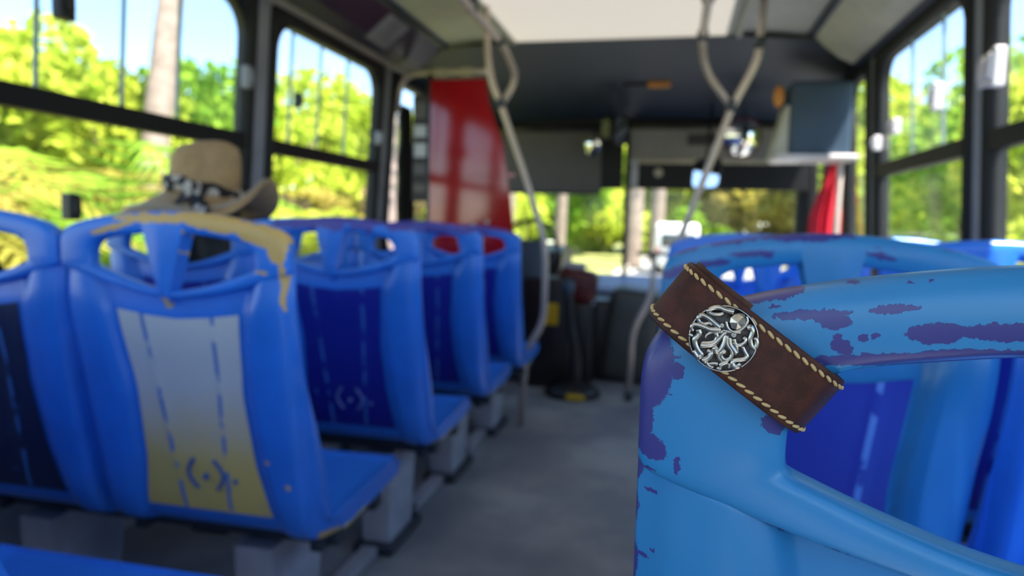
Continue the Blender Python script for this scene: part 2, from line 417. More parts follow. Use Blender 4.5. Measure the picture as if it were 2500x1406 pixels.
win_n = [0]
def window(side, y0, y1, z0=-.245, z1=.855, mid=.29, slides=(), latches=(), pane_tints=('glass', 'glass'), rad=.12, label=None):
    """rubber-framed bus window: frame ring, transom bar, upper and lower glass, sliding pane edges, latches"""
    win_n[0] += 1
    e = prop(empty('window_%d' % win_n[0]), label=label, kind='structure')
    outer = rrect(y0, y1, z0, z1, .03); inner = rrect(y0 + .05, y1 - .05, z0 + .055, z1 - .055, rad)
    n = len(outer); v = []; f = []
    for (off, ring) in ((.012, outer), (.022, None), (.012, inner), (-.045, inner), (-.045, outer)):
        for i in range(n):
            if ring is None: yy = (outer[i][0] + inner[i][0]) / 2; zz = (outer[i][1] + inner[i][1]) / 2
            else: yy, zz = ring[i]
            v.append((SX(side, zz, off), yy, Z(zz)))
    for k in range(5):
        for i in range(n):
            f.append((k * n + i, k * n + (i + 1) % n, ((k + 1) % 5) * n + (i + 1) % n, ((k + 1) % 5) * n + i))
    mesh('frame', v, f, M['black'], e)
    if mid is not None:
        m_ = MB(); wall_box(m_, side, y0 + .03, y1 - .03, mid - .03, mid + .03, .04, .012); m_.build('transom_bar', M['black'], e)
    zm = mid if mid is not None else z0
    def pane(nm, a, b, c, d_, off, mat):
        m_ = MB(); m_.quad(*[(SX(side, zz, off), yy, Z(zz)) for (yy, zz) in ((a, c), (b, c), (b, d_), (a, d_))]); return m_.build(nm, M[mat], e)
    if mid is not None: pane('lower_pane', y0 + .03, y1 - .03, z0 + .03, zm - .02, -.015, pane_tints[1])
    ys = [y0 + .03] + [s_ for s_ in slides] + [y1 - .03]
    for i in range(len(ys) - 1):
        pane('upper_pane', ys[i], ys[i + 1] + (.02 if i < len(ys) - 2 else 0), zm + .02, z1 - .03, -.012 - .012 * (i % 2), pane_tints[0] if i % 2 == 0 else 'glass_slide')
    for s_ in slides:
        m_ = MB(); wall_box(m_, side, s_ - .004, s_ + .004, zm + .02, z1 - .05, .010, -.006); m_.build('pane_edge', M['glass_edge'], e)
    for (yy, zz, w_, h_, mt) in latches:
        m_ = MB(); m_.box((SX(side, zz, .012), yy, Z(zz)), (.035, w_, h_), .006)
        m_.box((SX(side, zz, .030), yy, Z(zz)), (.02, w_ * .55, h_ * .6), .004)
        m_.build('latch', M[mt], e)
    return e

window(-1, -1.10, .05); window(-1, .15, 1.30)
window(-1, 1.40, 2.55, slides=(1.585, 1.885, 2.132), latches=((1.646, .56, .05, .10, 'black_plastic'), (1.683, .013, .04, .075, 'black_plastic'), (2.49, .53, .035, .085, 'pillar')))
window(-1, 2.65, 3.80, slides=(2.844, 3.099, 3.375), latches=((2.87, .507, .012, .07, 'black_plastic'), (3.75, .45, .03, .07, 'pillar')))
window(-1, 3.92, 4.95, mid=None, rad=.10)                                # the driver's side window
window(1, -1.10, .05); window(1, .15, 1.30, slides=(.7,))
window(1, 1.40, 2.55, slides=(1.7, 2.12), latches=((2.50, .50, .075, .10, 'latch_white'), (2.44, .50, .03, .12, 'latch_white')))
window(1, 2.65, 3.80, slides=(2.95, 3.30), latches=((2.95, .50, .035, .10, 'latch_white'), (3.46, .46, .06, .07, 'latch_white'), (3.74, .42, .03, .07, 'latch_white')))
window(1, 3.90, 4.42, mid=None, rad=.08)
# rear window
win_n[0] += 1
e = prop(empty('window_%d' % win_n[0]), kind='structure')
m1 = MB(); m1.quad((-1.65, Y0 - .03, Z(-.05)), (.95, Y0 - .03, Z(-.05)), (.95, Y0 - .03, Z(.81)), (-1.65, Y0 - .03, Z(.81))); m1.build('pane', M['glass'], e)

# ceiling: white centre panel, grey shoulders, coves
ce = prop(empty('ceiling'), kind='structure')
CE = 4.10
# the centre panel is made translucent, an added daylight source that brightens the cabin; the opaque roof skin flanks it
g = N('translucent_fill_panel'); tl = g.n('ShaderNodeBsdfTranslucent'); tl.inputs[0].default_value = (.165, .155, .140, 1); dfu = g.n('ShaderNodeBsdfDiffuse'); dfu.inputs[0].default_value = (.78, .75, .70, 1)
mxs = g.n('ShaderNodeMixShader'); mxs.inputs[0].default_value = .5; g.l(tl.outputs[0], mxs.inputs[1]); g.l(dfu.outputs[0], mxs.inputs[2]); g.l(mxs.outputs[0], g.out.inputs['Surface']); M['fill_panel'] = g.m
m1 = MB(); m1.quad((-.955, Y0, Z(1.035)), (.305, Y0, Z(1.035)), (.305, CE, Z(1.035)), (-.955, CE, Z(1.035))); m1.build('centre_panel', M['fill_panel'], ce)
for (x0_, x1_, y0_, y1_) in ((-1.65, -.95, Y0, YF), (.30, .95, Y0, YF), (-.95, .30, CE, YF)):
    m1 = MB(); m1.box(((x0_ + x1_) / 2, (y0_ + y1_) / 2, Z(1.09)), (x1_ - x0_, y1_ - y0_, .04)); m1.build('roof_skin', M['ceiling_grey'], ce)
for x_ in (-.945, .295):
    m1 = MB(); m1.box((x_, (Y0 + CE) / 2, Z(1.035)), (.03, CE - Y0, .03), .008); m1.build('panel_moulding', M['ceiling_grey'], ce)
def strip(nm, pts, y0, y1, mat, parent, t=.012):
    m_ = MB(); n = len(pts)
    lo = [(x, z) for x, z in pts]; up = [(x, z + t) for x, z in pts]
    m_.prism([(x, Z(z)) for x, z in lo + up[::-1]], 1, y0, y1); return m_.build(nm, M[mat], parent)
for side in (-1, 1):
    mx = lambda x: x if side < 0 else -.70 - x
    strip('shoulder', [(mx(-1.36), 1.025), (mx(-1.15), 1.045), (mx(-.94), 1.05)], Y0, CE, 'ceiling_grey' if side < 0 else 'ceiling_grey', ce)
    segs = [(-2.4, 3.95)]
    strip('cove_panel', [(mx(-1.585), .865), (mx(-1.50), .905), (mx(-1.36), 1.02)], Y0, CE, 'purple_panel' if side < 0 else 'cove_beige', ce)
    strip('cove_trim', [(mx(-1.63), .845), (mx(-1.60), .850), (mx(-1.575), .862)], Y0, CE, 'beige_trim' if side < 0 else 'navy', ce)
    m1 = MB(); m1.box((mx(-1.36), (Y0 + CE) / 2, Z(1.018)), (.035, CE - Y0, .03), .008); m1.build('cove_moulding', M['navy'], ce)
# dark lip of the roof hatch across the ceiling, above the aisle
HS = .25
hatch = prop(empty('roof_hatch', (-.32, 2.72, Z(1.018))), 'dark framed roof hatch in the pale ceiling panel above the front aisle', 'roof hatch')
for (cx_, cy_, sx_, sy_) in ((0, HS, HS * 2 + .05, .05), (0, -HS, HS * 2 + .05, .05), (HS, 0, .05, HS * 2 - .05), (-HS, 0, .05, HS * 2 - .05)):
    m1 = MB(); m1.box((cx_, cy_, 0), (sx_, sy_, .028), .006); m1.build('hatch_frame', M['black_plastic'], hatch)
MB().tube(fillet([(-.06, -HS + .02, -.01), (-.06, -HS + .02, -.05), (.06, -HS + .02, -.05), (.06, -HS + .02, -.01)], .02), .008, 8).build('hatch_handle', M['steel'], hatch, True)
# front dome and header over the windscreen
cf = prop(empty('ceiling_front'), kind='structure')
m1 = MB(); pr = [(CE - .02, 1.03), (4.35, 1.00), (4.8, .93), (5.3, .80), (5.45, .78)]
v = []; f = []
xs = np.linspace(-1.66, .96, 9)
for (yy, zz) in pr:
    for x in xs: v.append((x, yy, Z(zz - .10 * abs((x + .35) / 1.3) ** 4)))
for i in range(len(pr) - 1):
    for j in range(8): f.append((i * 9 + j, i * 9 + j + 1, (i + 1) * 9 + j + 1, (i + 1) * 9 + j))
mesh('dome_panel', v, f, M['navy'], cf)
m1 = MB(); m1.box((-.35, 5.46, Z(.745)), (2.6, .06, .09), .01); m1.build('header_rail', M['black'], cf)
m1 = MB(); m1.box((-.35, YF + .03, Z(.95)), (2.7, .05, .42)); m1.build('front_cap', M['navy'], cf)

# windscreen: two panes, centre post, lower panel
win_n[0] += 1
ws = prop(empty('window_%d' % win_n[0]), 'two-pane front windscreen with a slim black centre post', kind='structure')
for (a, b) in ((-1.62, -.385), (-.345, .92)):
    m1 = MB(); m1.quad((a, YF, Z(-.48)), (b, YF, Z(-.48)), (b, YF, Z(.82)), (a, YF, Z(.82))); m1.build('pane', M['glass'], ws)
m1 = MB(); m1.box((-.365, YF - .01, Z(.17)), (.038, .03, 1.30), .008); m1.build('centre_post', M['black'], ws)
for x in (-1.62, .92):
    m1 = MB(); m1.box((x, YF - .03, Z(.2)), (.11, .10, 1.4), .03); m1.build('side_post', M['black'], ws)
wf = prop(empty('wall_front'), kind='structure')
m1 = MB(); m1.box((-.35, YF + .02, Z(-.76)), (2.7, .06, .56)); m1.build('front_panel', M['black_plastic'], wf)

# entry door on the right at the front
dr = prop(empty('door_1', (0, 0, 0)), 'folding entry door with tall glass leaves at the front right', kind='structure')
for (a, b) in ((4.50, 4.98), (5.02, 5.50)):
    m1 = MB()
    for (y0_, y1_, z0_, z1_) in ((a, a + .05, -H, .83), (b - .05, b, -H, .83), (a, b, -H, -H + .12), (a, b, .75, .83)): wall_box(m1, 1, y0_, y1_, z0_, z1_, .04, .0)
    m1.build('door_leaf_frame', M['black'], dr)
    m1 = MB(); m1.quad(*[(SX(1, zz, -.01), yy, Z(zz)) for (yy, zz) in ((a + .04, -H + .1), (b - .04, -H + .1), (b - .04, .77), (a + .04, .77))]); m1.build('door_glass', M['glass'], dr)

# ------------------------------------------------------------------ seats
RING = [  # (outer x, outer z, inner x, inner z), left half from the top centre to the bottom centre, half width .215
    (0, 0, 0, -.0420), (-.05, -.002, -.045, -.0435), (-.10, -.0080, -.082, -.0480), (-.14, -.0150, -.108, -.0520), (-.170, -.0225, -.122, -.0560),
    (-.192, -.0300, -.1300, -.0610), (-.205, -.0385, -.1350, -.0670), (-.2125, -.0500, -.1385, -.0740), (-.215, -.0650, -.1405, -.0820), (-.215, -.0800, -.1412, -.0900),
    (-.215, -.0950, -.1412, -.0980), (-.2145, -.1060, -.1400, -.1035), (-.2080, -.1115, -.1360, -.1070), (-.185, -.1200, -.1260, -.1115), (-.15, -.1320, -.108, -.1190),
    (-.11, -.1440, -.085, -.1280), (-.06, -.1560, -.048, -.1400), (0, -.1640, 0, -.1480)]
PROF = [(.004, -.100), (.005, -.14), (.008, -.18), (.018, -.24), (.030, -.30), (.046, -.38), (.062, -.456), (.078, -.53), (.094, -.60), (.115, -.642), (.150, -.664), (.21, -.672), (.31, -.669), (.42, -.662), (.50, -.656), (.532, -.648), (.548, -.628)]
BACK_END = 10                 # profile index where the seat pan begins

def superell(t, n):
    c, s_ = math.cos(t), math.sin(t)
    return math.copysign(abs(c) ** (2 / n), c), math.copysign(abs(s_) ** (2 / n), s_)

def ring_mesh(hw, k=3, seg=20):
    half = RING; full = [Vector((p[0], p[1], 0)) for p in half] + [Vector((-p[0], p[1], 0)) for p in half[-2:0:-1]]
    fin = [Vector((p[2], p[3], 0)) for p in half] + [Vector((-p[2], p[3], 0)) for p in half[-2:0:-1]]
    O = catmull(full, k, True); I = catmull(fin, k, True); sc = hw / .215
    v = []; f = []; m = len(O)
    isc = (hw - .071) / .1412
    for o, i in zip(O, I):
        i = Vector((i.x * isc / sc, i.y, 0))
        c = (o + i) / 2; h = (o - i) / 2
        side = min(1.0, abs(c.x) / .16)
        low = max(0.0, min(1.0, (-c.y - .095) / .03))
        dep = .0175 - .003 * low; yc = .015
        for q in range(seg):
            a = 2 * math.pi * q / seg; cx_, sy_ = superell(a, 2.7 + 1.2 * side)
            p = c + h * cx_
            v.append((p.x * sc, yc - dep * sy_, p.y))
    for a in range(m):
        b = (a + 1) % m
        for q in range(seg): f.append((a * seg + q, a * seg + (q + 1) % seg, b * seg + (q + 1) % seg, b * seg + q))
    return v, f

def crease(x, hw):            # lower outer edge of the ring at x
    s_ = .215 / hw; ax = abs(x) * s_
    pts = [(-p[0], p[1]) for p in RING[11:]][::-1]
    return float(np.interp(ax, [p[0] for p in pts], [p[1] for p in pts]))

prof_t = np.concatenate([[0], np.cumsum([math.dist(PROF[i], PROF[i + 1]) for i in range(len(PROF) - 1)])])
def prof(t):
    i = min(max(int(np.searchsorted(prof_t, t) - 1), 0), len(PROF) - 2)
    def P(j): return Vector((*PROF[min(max(j, 0), len(PROF) - 1)], 0))
    tt = (t - prof_t[i]) / (prof_t[i + 1] - prof_t[i])
    p0, p1, p2, p3 = P(i - 1), P(i), P(i + 1), P(i + 2)
    q = .5 * (2 * p1 + (p2 - p0) * tt + (2 * p0 - 5 * p1 + 4 * p2 - p3) * tt * tt + (-p0 + 3 * p1 - 3 * p2 + p3) * tt ** 3)
    return q.x, q.y
def sstep(a, b, x):
    t = min(1, max(0, (x - a) / (b - a))); return t * t * (3 - 2 * t)

def uc_at(z):                 # half width of the recessed panel as a share of the half width
    return float(np.interp(-z, [.10, .20, .35, .5, .62], [.70, .60, .54, .57, .66]))

def outer_pt(x, t, hw):
    y, z = prof(t); uu = abs(x) / hw
    zc = crease(x, hw) + .012
    if z > -.30: z = zc + (z + .100) * (-.30 - zc) / (-.30 + .100)
    dep = 0.0
    fade = 1 - sstep(.60, .70, t)         # only on the back
    uc = uc_at(z)
    dep += .013 * (1 - sstep(uc - .025, uc + .025, uu)) * fade
    dep -= .008 * sstep(uc, uc + .12, uu) * (1 - sstep(.80, 1.0, uu)) * fade
    dep += (.012 + .050 * sstep(.10, .42, t)) * sstep(.90, 1.0, uu) ** 1.5 * fade
    topin = 1 - sstep(.0, .08, t); dep += .006 * topin
    return Vector((x, y + dep, z))

def shell_mesh(hw, ta, tb, nt, nx=80, th0=.018, th1=.040, lip=True):
    xs_ = np.linspace(-hw, hw, nx + 1); ts = np.linspace(ta, tb, nt + 1); T = prof_t[-1]
    A = [[outer_pt(x, t, hw) for x in xs_] for t in ts]
    B = []
    for i, t in enumerate(ts):
        y1, z1 = prof(max(t - .004, 0)); y2, z2 = prof(min(t + .004, T)); tx, tz = y2 - y1, z2 - z1
        L_ = math.hypot(tx, tz) or 1; n_ = Vector((0, -tz / L_, tx / L_))      # into the cabin side
        th = th0 + (th1 - th0) * sstep(.45, .70, t)
        row = []
        for j, x in enumerate(xs_):
            base = A[i][j].copy()
            uu = abs(x) / hw
            if t < .62: base.y += (prof(t)[0] - base.y) * .7
            th_ = th + .012 * sstep(.86, 1.0, uu) * sstep(.5, .65, t)
            row.append(base + n_ * th_)
        B.append(row)
    v = [p for r_ in A for p in r_] + [p for r_ in B for p in r_]; W_ = nx + 1; NB = len(ts) * W_; f = []
    for i in range(nt):
        for j in range(nx):
            a = i * W_ + j
            f.append((a, a + 1, a + W_ + 1, a + W_)); f.append((NB + a, NB + a + W_, NB + a + W_ + 1, NB + a + 1))
        for j in (0, nx):
            a = i * W_ + j; f.append((a, a + W_, NB + a + W_, NB + a))
    for i in (0, nt):
        for j in range(nx):
            a = i * W_ + j; f.append((a, NB + a, NB + a + 1, a + 1))
    return v, f

def insert_mesh(hw, nx=24, nt=26):
    v = []; f = []
    def t_of(z):                          # profile parameter whose centre height is z
        lo, hi = 0.0, .65
        for _ in range(30):
            m_ = (lo + hi) / 2
            if outer_pt(0, m_, hw).z > z: lo = m_
            else: hi = m_
        return lo
    ta, tb = t_of(-.203), t_of(-.612)
    for i in range(nt + 1):
        t = ta + (tb - ta) * i / nt
        for j in range(nx + 1):
            z0_ = outer_pt(0, t, hw).z
            x = hw * (uc_at(z0_) - .06) * (2 * j / nx - 1)
            p = outer_pt(x, t, hw); s_ = abs(abs(x) - (.088 + .06 * p.z))
            v.append((p.x, p.y - .0018 - .0030 * (1 - sstep(.003, .009, s_)), p.z))
    for i in range(nt):
        for j in range(nx):
            a = i * (nx + 1) + j; f.append((a, a + 1, a + nx + 2, a + nx + 1))
    return v, f

def fork_mesh(hw):
    """V-shaped wedge across the grip opening"""
    rows = []
    for k in range(13):
        t = k / 12; z = -.020 - t * .158
        w_ = (.046 * (1 - t) ** 0.9 + .003) * hw / .2375
        yf = -.006 + .016 * max(0, (t - .75) / .25) ** 2; yb = .030
        rows.append([(q_[0] - (.012 if hw > .23 else -.003), q_[1], q_[2]) for q_ in [(-w_, yb, z), (-w_ * .92, yf + .004, z), (-w_ * .3, yf - .001 - .010 * t * (1 - t), z), (w_ * .3, yf - .001 - .010 * t * (1 - t), z), (w_ * .92, yf + .004, z), (w_, yb, z)]])
    v = [p for r_ in rows for p in r_]; f = []
    for i in range(12):
        for j in range(6): f.append((i * 6 + j, i * 6 + (j + 1) % 6, (i + 1) * 6 + (j + 1) % 6, (i + 1) * 6 + j))
    f.append(tuple(range(6))); f.append(tuple(range(72, 78)))
    return v, f

T_SPLIT = prof_t[BACK_END]; cache = {}
def seat_meshes(hw):
    if hw not in cache:
        cache[hw] = dict(ring=ring_mesh(hw), back=shell_mesh(hw, 0, T_SPLIT, 40), pan=shell_mesh(hw, T_SPLIT - .002, prof_t[-1], 22), ins=insert_mesh(hw), fork=fork_mesh(hw))
    return cache[hw]

def seat(x, y, ztop, hw, label, paint_, insert='insert_navy', panm='pan_paint', mark=None, near=False, group='blue bus seats'):
    e = empty('bus_seat', (x, y, Z(ztop))); prop(e, label, 'seat', group)
    g = seat_meshes(hw)
    for nm, key, mt in (('grip_frame', 'ring', paint_), ('backrest', 'back', paint_), ('seat_pan', 'pan', panm), ('back_insert', 'ins', insert), ('grip_fork', 'fork', paint_)):
        o = mesh(nm, *g[key], M[mt], e)
        if key in ('fork', 'back', 'pan'): set_sharp(o.data, 50 if key != 'fork' else 28)
        if near and key in ('ring', 'back', 'pan'):
            sm = o.modifiers.new('smooth', 'SUBSURF'); sm.levels = 1; sm.render_levels = 1
    if mark:
        def q(x_, z_):
            lo, hi = 0.0, .65
            for _ in range(24):
                m_ = (lo + hi) / 2
                if outer_pt(0, m_, hw).z > z_: lo = m_
                else: hi = m_
            p = outer_pt(x_, lo, hw); return Vector((p.x, p.y - .0035, p.z))
        ms = MB()
        for sg in (-1, 1):
            ms.tube(catmull([q(.008 + sg * .022, -.494), q(.008 + sg * .034, -.510), q(.008 + sg * .040, -.527), q(.008 + sg * .034, -.544), q(.008 + sg * .022, -.560)], 4), .0042, 6)
        ms.tube([q(.004, -.530), q(.012, -.535)], .007, 8); ms.tube([q(.070, -.535), q(.077, -.54)], .005, 8)
        ms.build('stencil_mark', M[mark], e, True)
    return e

LW, RW = .244, .215
LX = (-.907, -1.402); RX = (.202, .650)
LY = [.49, 1.139, 1.795, 2.440, 3.095]; RY = [.345, 1.00, 1.650, 2.300, 2.95]
seat(LX[0], LY[0], .004, LW, 'blue bus seat at the lower left whose rounded pan edge peeks into view', 'paint', 'insert_navy')
seat(LX[1], LY[0], .004, LW, 'blue window-side bus seat at the lower left beside the rearmost left aisle seat', 'paint', 'insert_navy')
seat(LX[0], LY[1], .006, LW, 'blue bus seat with yellow-patched top and white and yellow back panel, below the straw hat', 'paint_yellow', 'insert_white', mark='mark_blue')
seat(LX[1], LY[1], .006, LW, 'blue bus seat with dark back panel at the left edge, beside the yellow-patched seat', 'paint_plain', 'insert_dark')
seat(LX[0], LY[2], .004, LW, 'blue aisle seat with navy back panel directly in front of the yellow-patched seat', 'paint_purple_top', 'insert_navy', mark='mark_pale')
seat(LX[1], LY[2], .004, LW, 'blue window seat in which the person with the straw hat sits', 'paint_plain', 'insert_navy')
seat(LX[0], LY[3], -.002, LW, 'blue left aisle seat with navy panel, second in front of the yellow-patched seat', 'paint_purple_top', 'insert_navy')
seat(LX[1], LY[3], -.002, LW, 'blue left window seat two rows in front of the yellow-patched seat', 'paint', 'insert_navy')
seat(LX[0], LY[4], -.016, LW, 'foremost blue left aisle seat, right behind the red driver partition', 'paint_purple_top', 'insert_navy')
seat(LX[1], LY[4], -.016, LW, 'foremost blue left window seat behind the red driver partition', 'paint', 'insert_navy')
seat(RX[0], RY[0], -.011, RW, 'large sky-blue seat with chipped purple paint that carries the leather cuff', 'paint_near', 'insert_purple', 'paint_near', near=True)
seat(RX[1], RY[0], -.011, RW, 'blue window seat next to the seat that carries the leather cuff', 'paint_teal', 'insert_purple', 'paint_plain')
seat(RX[0], RY[1], -.004, RW, 'worn teal-blue seat with purple chipped rail right in front of the cuff seat', 'paint_teal', 'insert_purple', 'paint_plain')
seat(RX[1], RY[1], -.004, RW, 'blue right window seat one row in front of the cuff seat', 'paint_plain', 'insert_navy')
seat(RX[0], RY[2], -.012, RW, 'blue right aisle seat two rows in front of the cuff seat', 'paint_plain', 'insert_navy')
seat(RX[1], RY[2], -.012, RW, 'blue right window seat with sunlit top two rows in front of the cuff seat', 'paint_plain', 'insert_navy')
seat(RX[0], RY[3], -.016, RW, 'blue right aisle seat three rows in front of the cuff seat', 'paint_plain', 'insert_navy')
seat(RX[1], RY[3], -.016, RW, 'blue right window seat three rows in front of the cuff seat', 'paint_plain', 'insert_navy')

# stands under each pair of seats
def stand(xc, y, zt, label, legs=(-.02, -.30), inner=1):
    e = empty('seat_stand', (xc, y, 0)); prop(e, label, 'seat stand', 'seat stands')
    zp = Z(zt) - .700
    for dy in (.26, .46):
        m_ = MB(); m_.box((0, dy, zp - .005), (.92, .045, .035), .006); m_.build('cross_beam', M['frame_dark'], e)
    for dx in (-.46 + .04, -.02, .02 + .40):
        m_ = MB(); m_.box((dx, .36, zp - .012), (.03, .30, .03), .005); m_.build('side_beam', M['frame_dark'], e)
    for dx in legs:
        m_ = MB()
        m_.prism([(.20, zp - .03), (.44, zp - .03), (.40, .03), (.215, .03)], 0, dx - .045, dx + .045)
        m_.build('leg', M['leg_white'], e)
        m_ = MB(); m_.box((dx, .32, .016), (.13, .28, .03), .006); m_.build('foot_plate', M['frame_dark'], e)
    m_ = MB(); m_.box((legs[0], .025, .02), (.05, .29, .035), .005); m_.build('floor_rail', M['grey_metal'], e)
    return e
for i, y in enumerate(LY):
    stand(-1.144, y, [.004, .006, .004, -.002, -.016][i], ['white legged stand under the rearmost left seat pair', 'white legged stand under the yellow-patched seat and its neighbour', 'white legged stand under the left pair just in front of the yellow-patched seat', 'white legged stand under the third left seat pair from the camera', 'white legged stand under the foremost left seat pair behind the driver'][i], legs=(.275, -.30))
for i, y in enumerate(RY[:4]):
    stand(.426, y, [-.011, -.004, -.012, -.016][i], ['white legged stand under the right seat pair with the leather cuff', 'white legged stand under the worn teal seat pair', 'white legged stand under the right seat pair two rows ahead of the cuff', 'white legged stand under the right seat pair three rows ahead of the cuff'][i], legs=(-.20, .30))

# a black strap and loop hanging beside the near seat on the aisle side
st = empty('hanging_strap', (-.03, .62, Z(-.30))); prop(st, 'black strap hanging beside the chipped near seat on the aisle side', 'strap')
m1 = MB(); m1.tube(catmull([(.02, .06, -.06), (-.012, .06, -.10), (-.022, .06, -.15), (-.012, .06, -.19), (.01, .06, -.20), (.02, .06, -.15)], 6), .012, 8); m1.build('strap_loop', M['black'], st, True)
m1 = MB(); m1.tube(catmull([(-.005, .06, -.19), (-.008, .06, -.28), (-.010, .06, -.45), (-.004, .06, -.70)], 6), .004, 8); m1.build('cord', M['frame_dark'], st, True)

# ------------------------------------------------------------------ leather cuff on the near seat
BC = Vector((.0355, .360, Z(-.0565))); A_ = Vector((.808, 0, -.590)).normalized(); B_ = Vector((.590, 0, .808)).normalized(); Yv = Vector((0, 1, 0))
HA, HB, HWD = .0440, .0290, .0162
def cuff_path(t, grow=0.0):
    c, s_ = superell(t, 2.9); return BC + A_ * (c * (HA + grow)) - Yv * (s_ * (HB + grow))
cuff = empty('leather_cuff', tuple(BC)); prop(cuff, 'dark brown leather cuff bracelet buckled around the corner of the chipped blue seat', 'bracelet')
def rel(p): return Vector(p) - BC
nT, prof_b = 140, [(-1, .0), (-.985, .5), (-.93, .92), (-.80, 1.0), (-.4, 1.05), (0, 1.08), (.4, 1.05), (.80, 1.0), (.93, .92), (.985, .5), (1, 0), (.94, -.35), (.5, -.42), (0, -.45), (-.5, -.42), (-.94, -.35)]
# arc-length resample
tt = np.linspace(0, 2 * math.pi, 2001); PP = np.array([list(cuff_path(t)) for t in tt]); LL = np.concatenate([[0], np.cumsum(np.linalg.norm(np.diff(PP, axis=0), axis=1))]); LTOT = LL[-1]
def t_at(s_): return float(np.interp(s_ % LTOT, LL, tt))
def frame_at(s_):
    t = t_at(s_); p = cuff_path(t); q = cuff_path(t_at(s_ + .0006)); q0 = cuff_path(t_at(s_ - .0006)); tg = (q - q0).normalized(); nrm = B_.cross(tg).normalized()
    if nrm.dot(p - BC) < 0: nrm = -nrm
    return p, tg, nrm
v = []; f = []; nb = len(prof_b)
for i in range(nT):
    p, tg, nrm = frame_at(LTOT * i / nT)
    for (b, h) in prof_b: v.append(rel(p + B_ * (b * HWD) + nrm * (h * .0011)))
for i in range(nT):
    j = (i + 1) % nT
    for k in range(nb): f.append((i * nb + k, i * nb + (k + 1) % nb, j * nb + (k + 1) % nb, j * nb + k))
band = mesh('band', v, f, M['leather'], cuff); band.data.materials.append(M['leather_raw'])
for pl in band.data.polygons:
    if (pl.index % nb) >= 10: pl.material_index = 1
# overlapping inner layer peeking out behind the outer one
v = []; f = []
for i in range(31):
    s_ = LTOT * (.30 + .28 * i / 30); p, tg, nrm = frame_at(s_)
    for (b, h) in ((-.98, .0), (-.98, -1), (.98, -1), (.98, 0)): v.append(rel(p + B_ * (b * HWD + .0026) - nrm * (.0022 - h * .0016)))
for i in range(30):
    for k in range(4): f.append((i * 4 + k, i * 4 + (k + 1) % 4, (i + 1) * 4 + (k + 1) % 4, (i + 1) * 4 + k))
f += [(0, 1, 2, 3), (120, 121, 122, 123)]
mesh('inner_layer', v, f, M['leather_raw'], cuff, False)
# stitches: one object each, sharing one mesh
sv, sf = tube_vf([(-.0021, 0, -.0001), (-.0016, 0, .0002), (0, 0, .0004), (.0016, 0, .0002), (.0021, 0, -.0001)], [.0003, .00066, .00084, .00066, .0003], 8)
stm = bpy.data.meshes.new('stitch'); stm.from_pydata([tuple(p) for p in sv], [], sf); stm.materials.append(M['thread'])
stm.polygons.foreach_set('use_smooth', [True] * len(stm.polygons))
conc_c = BC + A_ * (-.0135) - B_ * .0012
nst = int(LTOT / .0046)
for sg in (-1, 1):
    for i in range(nst):
        s_ = LTOT * i / nst; p, tg, nrm = frame_at(s_); t = t_at(s_)
        q = p + B_ * (sg * HWD * .80) + nrm * .0011
        if q.y < BC.y - .02 and ((q - conc_c).dot(A_) ** 2 + (q - conc_c).dot(B_) ** 2) < .0142 ** 2: continue
        ang = math.radians(16) * sg
        tx = (tg * math.cos(ang) + B_ * math.sin(ang)).normalized(); ty = nrm.cross(tx).normalized()
        o = link('stitch', stm, None, cuff)
        o.matrix_local = Matrix.Translation(rel(q)) @ Matrix((tx, ty, nrm)).transposed().to_4x4()
# concho with the octopus in relief
RC = .0152
ctr = Vector((conc_c.x, BC.y - HB - .0016, conc_c.z))
RM = Matrix(((1, 0, 0), (0, 0, -1), (0, 1, 0)))          # lathe axis -> -y
con = MB(); con.lathe([(0, -.0008), (RC * .98, -.0008), (RC, 0), (RC, .0006), (RC * .985, .0010), (RC * .955, .0010), (RC * .93, .0006), (RC * .6, .0013), (0, .0017)], rel(ctr), 72, RM)
cobj = con.build('concho_disc', M['silver_dark'], cuff, True)
m1 = MB(); m1.tube([rel(ctr) + Vector((RC * .972 * math.cos(a), -.0009, RC * .972 * math.sin(a))) for a in np.linspace(0, 2 * math.pi, 72, endpoint=False)], .00038, 8, False, True); m1.build('concho_rim', M['silver'], cobj, True).parent = cobj
def cp(cx_, cy_, h=0.0):
    x = (cx_ - 735) / 585 * RC; z = -(cy_ - 715) / 585 * RC; rr = math.hypot(x, z) / RC
    return rel(ctr) + Vector((x, -(.0013 + .0004 * (1 - rr * rr)) - h, z))
